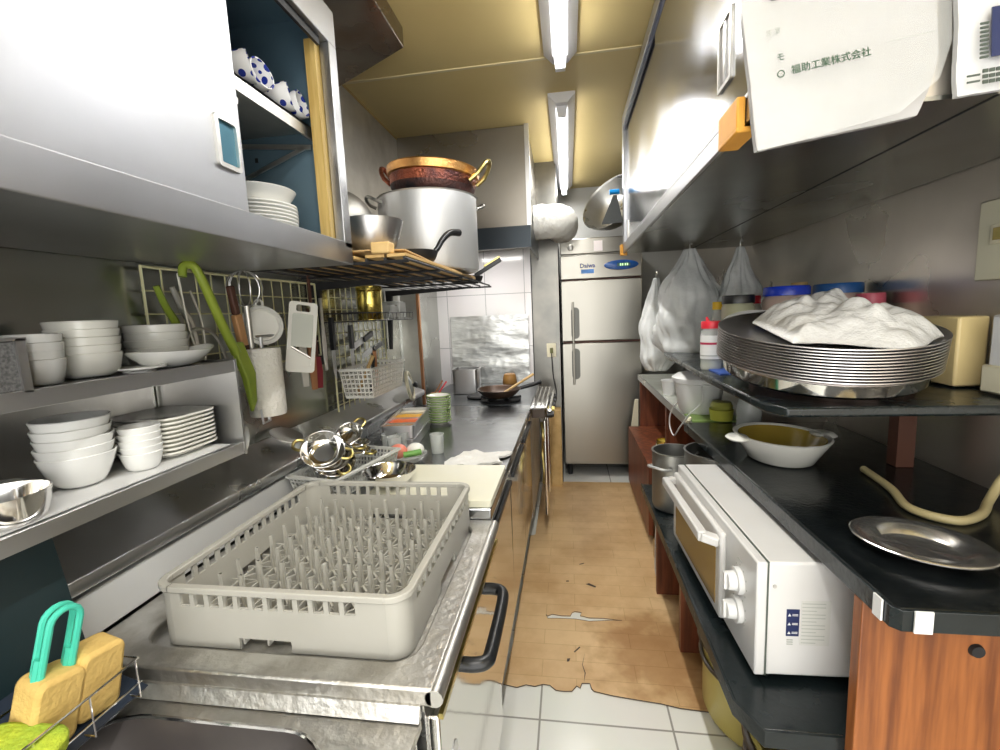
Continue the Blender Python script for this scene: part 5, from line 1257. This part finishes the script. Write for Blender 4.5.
MB().lathe([(0, 0), (.042, 0), (.048, .045), (.045, .045), (.040, .004), (0, .004)], n=36).build('tub_body', mat('yellow_green', (.55, .55, .08), .35), t)
MB().lathe([(0, .0455), (.040, .0455), (.044, .06), (.036, .075), (0, .078)], n=36).build('lid', mat('olive_lid', (.40, .40, .08), .35), t)
tag(MB().box(.50, .70, 1.96, 2.10, .8485, .8555).build('green_mat', mat('mat_green', (.20, .30, .08), .5), bevel=.001), 'thin green mat beneath the yellow green tub', 'mat')
t = thing('glass_jar', 'clear ribbed glass jar between tub and casserole under the raised shelf', 'jar', (.66, 1.80, .853))
prof = [(0, 0), (.04, 0), (.044, .01), (.042, .02), (.044, .03), (.042, .04), (.044, .05), (.042, .06), (.044, .07), (.044, .10), (.038, .115), (.038, .13), (.035, .13), (.035, .115), (.040, .10), (.040, .01), (0, .006)]
MB().lathe(prof, n=32).build('jar_body', clear_pl, t)
tag(MB().tube(bez([(.56, 2.05, .99), (.54, 1.98, .93), (.50, 2.02, .868), (.478, 2.08, .80), (.478, 2.20, .73), (.480, 2.30, .76), (.482, 2.26, .84), (.52, 2.16, .93), (.58, 2.06, 1.0)], 10), .0032, 8).build('power_cord', white_pl), 'looped white cord hanging over the far counter edge', 'cord')
tag(MB().tube(bez([(.495, 1.975, .865), (.485, 1.96, .86), (.480, 1.975, .845), (.485, 1.99, .83), (.478, 1.975, .82)], 6), .007, 8).build('cord_knot', cream_pl), 'small cream knotted string at the worktop joint', 'string')
tag(MB().prism([(.44, .40), (.50, .40), (.50, .66), (.475, .66)], 'y', 3.46, 3.475).build('hanging_cloth', cream_pl, bevel=.002), 'narrow cream cloth hanging beside the fridge by the counter', 'cloth')

# ------------------------------------------------------------------ floor mat
edge = [(-.262, 1.48), (-.212, 1.471), (-.18, 1.486), (-.148, 1.482), (-.12, 1.494), (-.095, 1.492), (-.073, 1.472), (-.045, 1.470), (-.017, 1.473), (0, 1.498), (.012, 1.49), (.019, 1.512), (.047, 1.514), (.052, 1.49), (.06, 1.48), (.12, 1.468), (.213, 1.457), (.28, 1.45), (.339, 1.438), (.40, 1.434), (.52, 1.425), (.52, 3.50), (-.225, 3.50), (-.225, 2.62)]
edge += [(-.252, 2.60 - .1 * k + .0 * k) if k % 2 else (-.256, 2.60 - .1 * k) for k in range(11)]
hole_ = [(-.127, 1.880), (-.118, 1.872), (-.10, 1.885), (-.06, 1.878), (-.02, 1.880), (-.012, 1.905), (.0, 1.912), (.028, 1.908), (.022, 1.885), (.06, 1.874), (.12, 1.876), (.199, 1.868), (.14, 1.864), (.06, 1.852), (0, 1.862), (-.08, 1.860), (-.118, 1.856)]
tear = [(.030, 1.60), (.036, 1.64), (.030, 1.69), (.034, 1.70), (.040, 1.645), (.035, 1.60)]
fm = tag(MB().slab([edge, hole_[::-1]], .0006, .0035).build('floor_mat', vinyl, smooth=False), 'worn wood pattern vinyl mat with torn near edge covering the aisle floor', 'mat')

grime = mat('grime', (.07, .045, .03), .6)
for pts in ([(.026, 1.515), (.030, 1.56), (.022, 1.60), (.034, 1.66), (.024, 1.60), (.034, 1.56)], [(-.035, 1.61), (-.026, 1.612), (-.022, 1.628), (-.034, 1.626)], [(-.005, 1.66), (.018, 1.69), (.014, 1.695), (-.008, 1.665)], [(.055, 2.125), (.10, 2.10), (.104, 2.112), (.07, 2.135)], [(.03, 2.30), (.055, 2.312), (.05, 2.318), (.028, 2.306)], [(-.04, 2.14), (-.025, 2.142), (-.028, 2.150), (-.04, 2.148)]):
    MB().slab([pts], .0034, .0040).build('torn_spot', grime, fm, smooth=False)
MB().tube([(x, y - .001, .003) for x, y in edge[:21]], .0016, 5).build('frayed_edge', grime, fm)
MB().tube([(x, y, .0034) for x, y in hole_], .0012, 5, closed=True).build('torn_rim', grime, fm)

# ------------------------------------------------------------------ light, world, camera
w = bpy.data.worlds.new('world'); S.world = w; w.use_nodes = True
w.node_tree.nodes['Background'].inputs[0].default_value = (1, .985, .94, 1); w.node_tree.nodes['Background'].inputs[1].default_value = 2.3
for y0, y1 in ((.97, 2.02), (2.52, 4.08), (-.66, .35)):  # last span goes with the added light behind the camera
    la = bpy.data.lights.new('tube_glow', 'AREA'); la.shape = 'RECTANGLE'; la.size = .03; la.size_y = y1 - y0; la.energy = 6.5; la.color = (1, .985, .95)
    o = bpy.data.objects.new('tube_glow', la); COL.objects.link(o); o.location = (-.008, (y0 + y1) / 2, ZC - .101)
la = bpy.data.lights.new('stove_fill_light', 'AREA'); la.shape = 'RECTANGLE'; la.size = .35; la.size_y = .12; la.energy = 4.5; la.color = (1, .96, .92)  # area light added under the hood to brighten the stove area
o = bpy.data.objects.new('stove_fill_light', la); COL.objects.link(o); o.location = (-.55, 3.0, 1.795)
S.view_settings.view_transform = 'Standard'; S.view_settings.look = 'None'; S.view_settings.gamma = 1; S.view_settings.exposure = .88
S.view_settings.use_curve_mapping = False

F, X1_, Y1_, X2_ = 460., 68., -64., 150.
DD = -(X1_ * X2_ + F * F) / Y1_
v1 = Vector((X1_, Y1_, F)).normalized(); v2 = Vector((X2_, DD, F)).normalized()
Yw, Zw = v1, -v2; Xw = Yw.cross(Zw)
Rm = Matrix((Xw, Yw, Zw)).to_3x3()            # world = Rm @ (right, down, forward)
flip = Matrix(((1, 0, 0), (0, -1, 0), (0, 0, -1)))
M = (Rm @ flip).to_4x4(); M.translation = (0, 0, 1.33)
cam = bpy.data.cameras.new('camera'); cam.sensor_width = 36; cam.lens = F / 1000 * 36; cam.clip_start = .01
co = bpy.data.objects.new('camera', cam); COL.objects.link(co); co.matrix_world = M
S.camera = co
S.cycles.use_denoising = True
S.cycles.max_bounces = 10; S.cycles.glossy_bounces = 6; S.cycles.transmission_bounces = 8
S.cycles.caustics_reflective = False; S.cycles.caustics_refractive = False
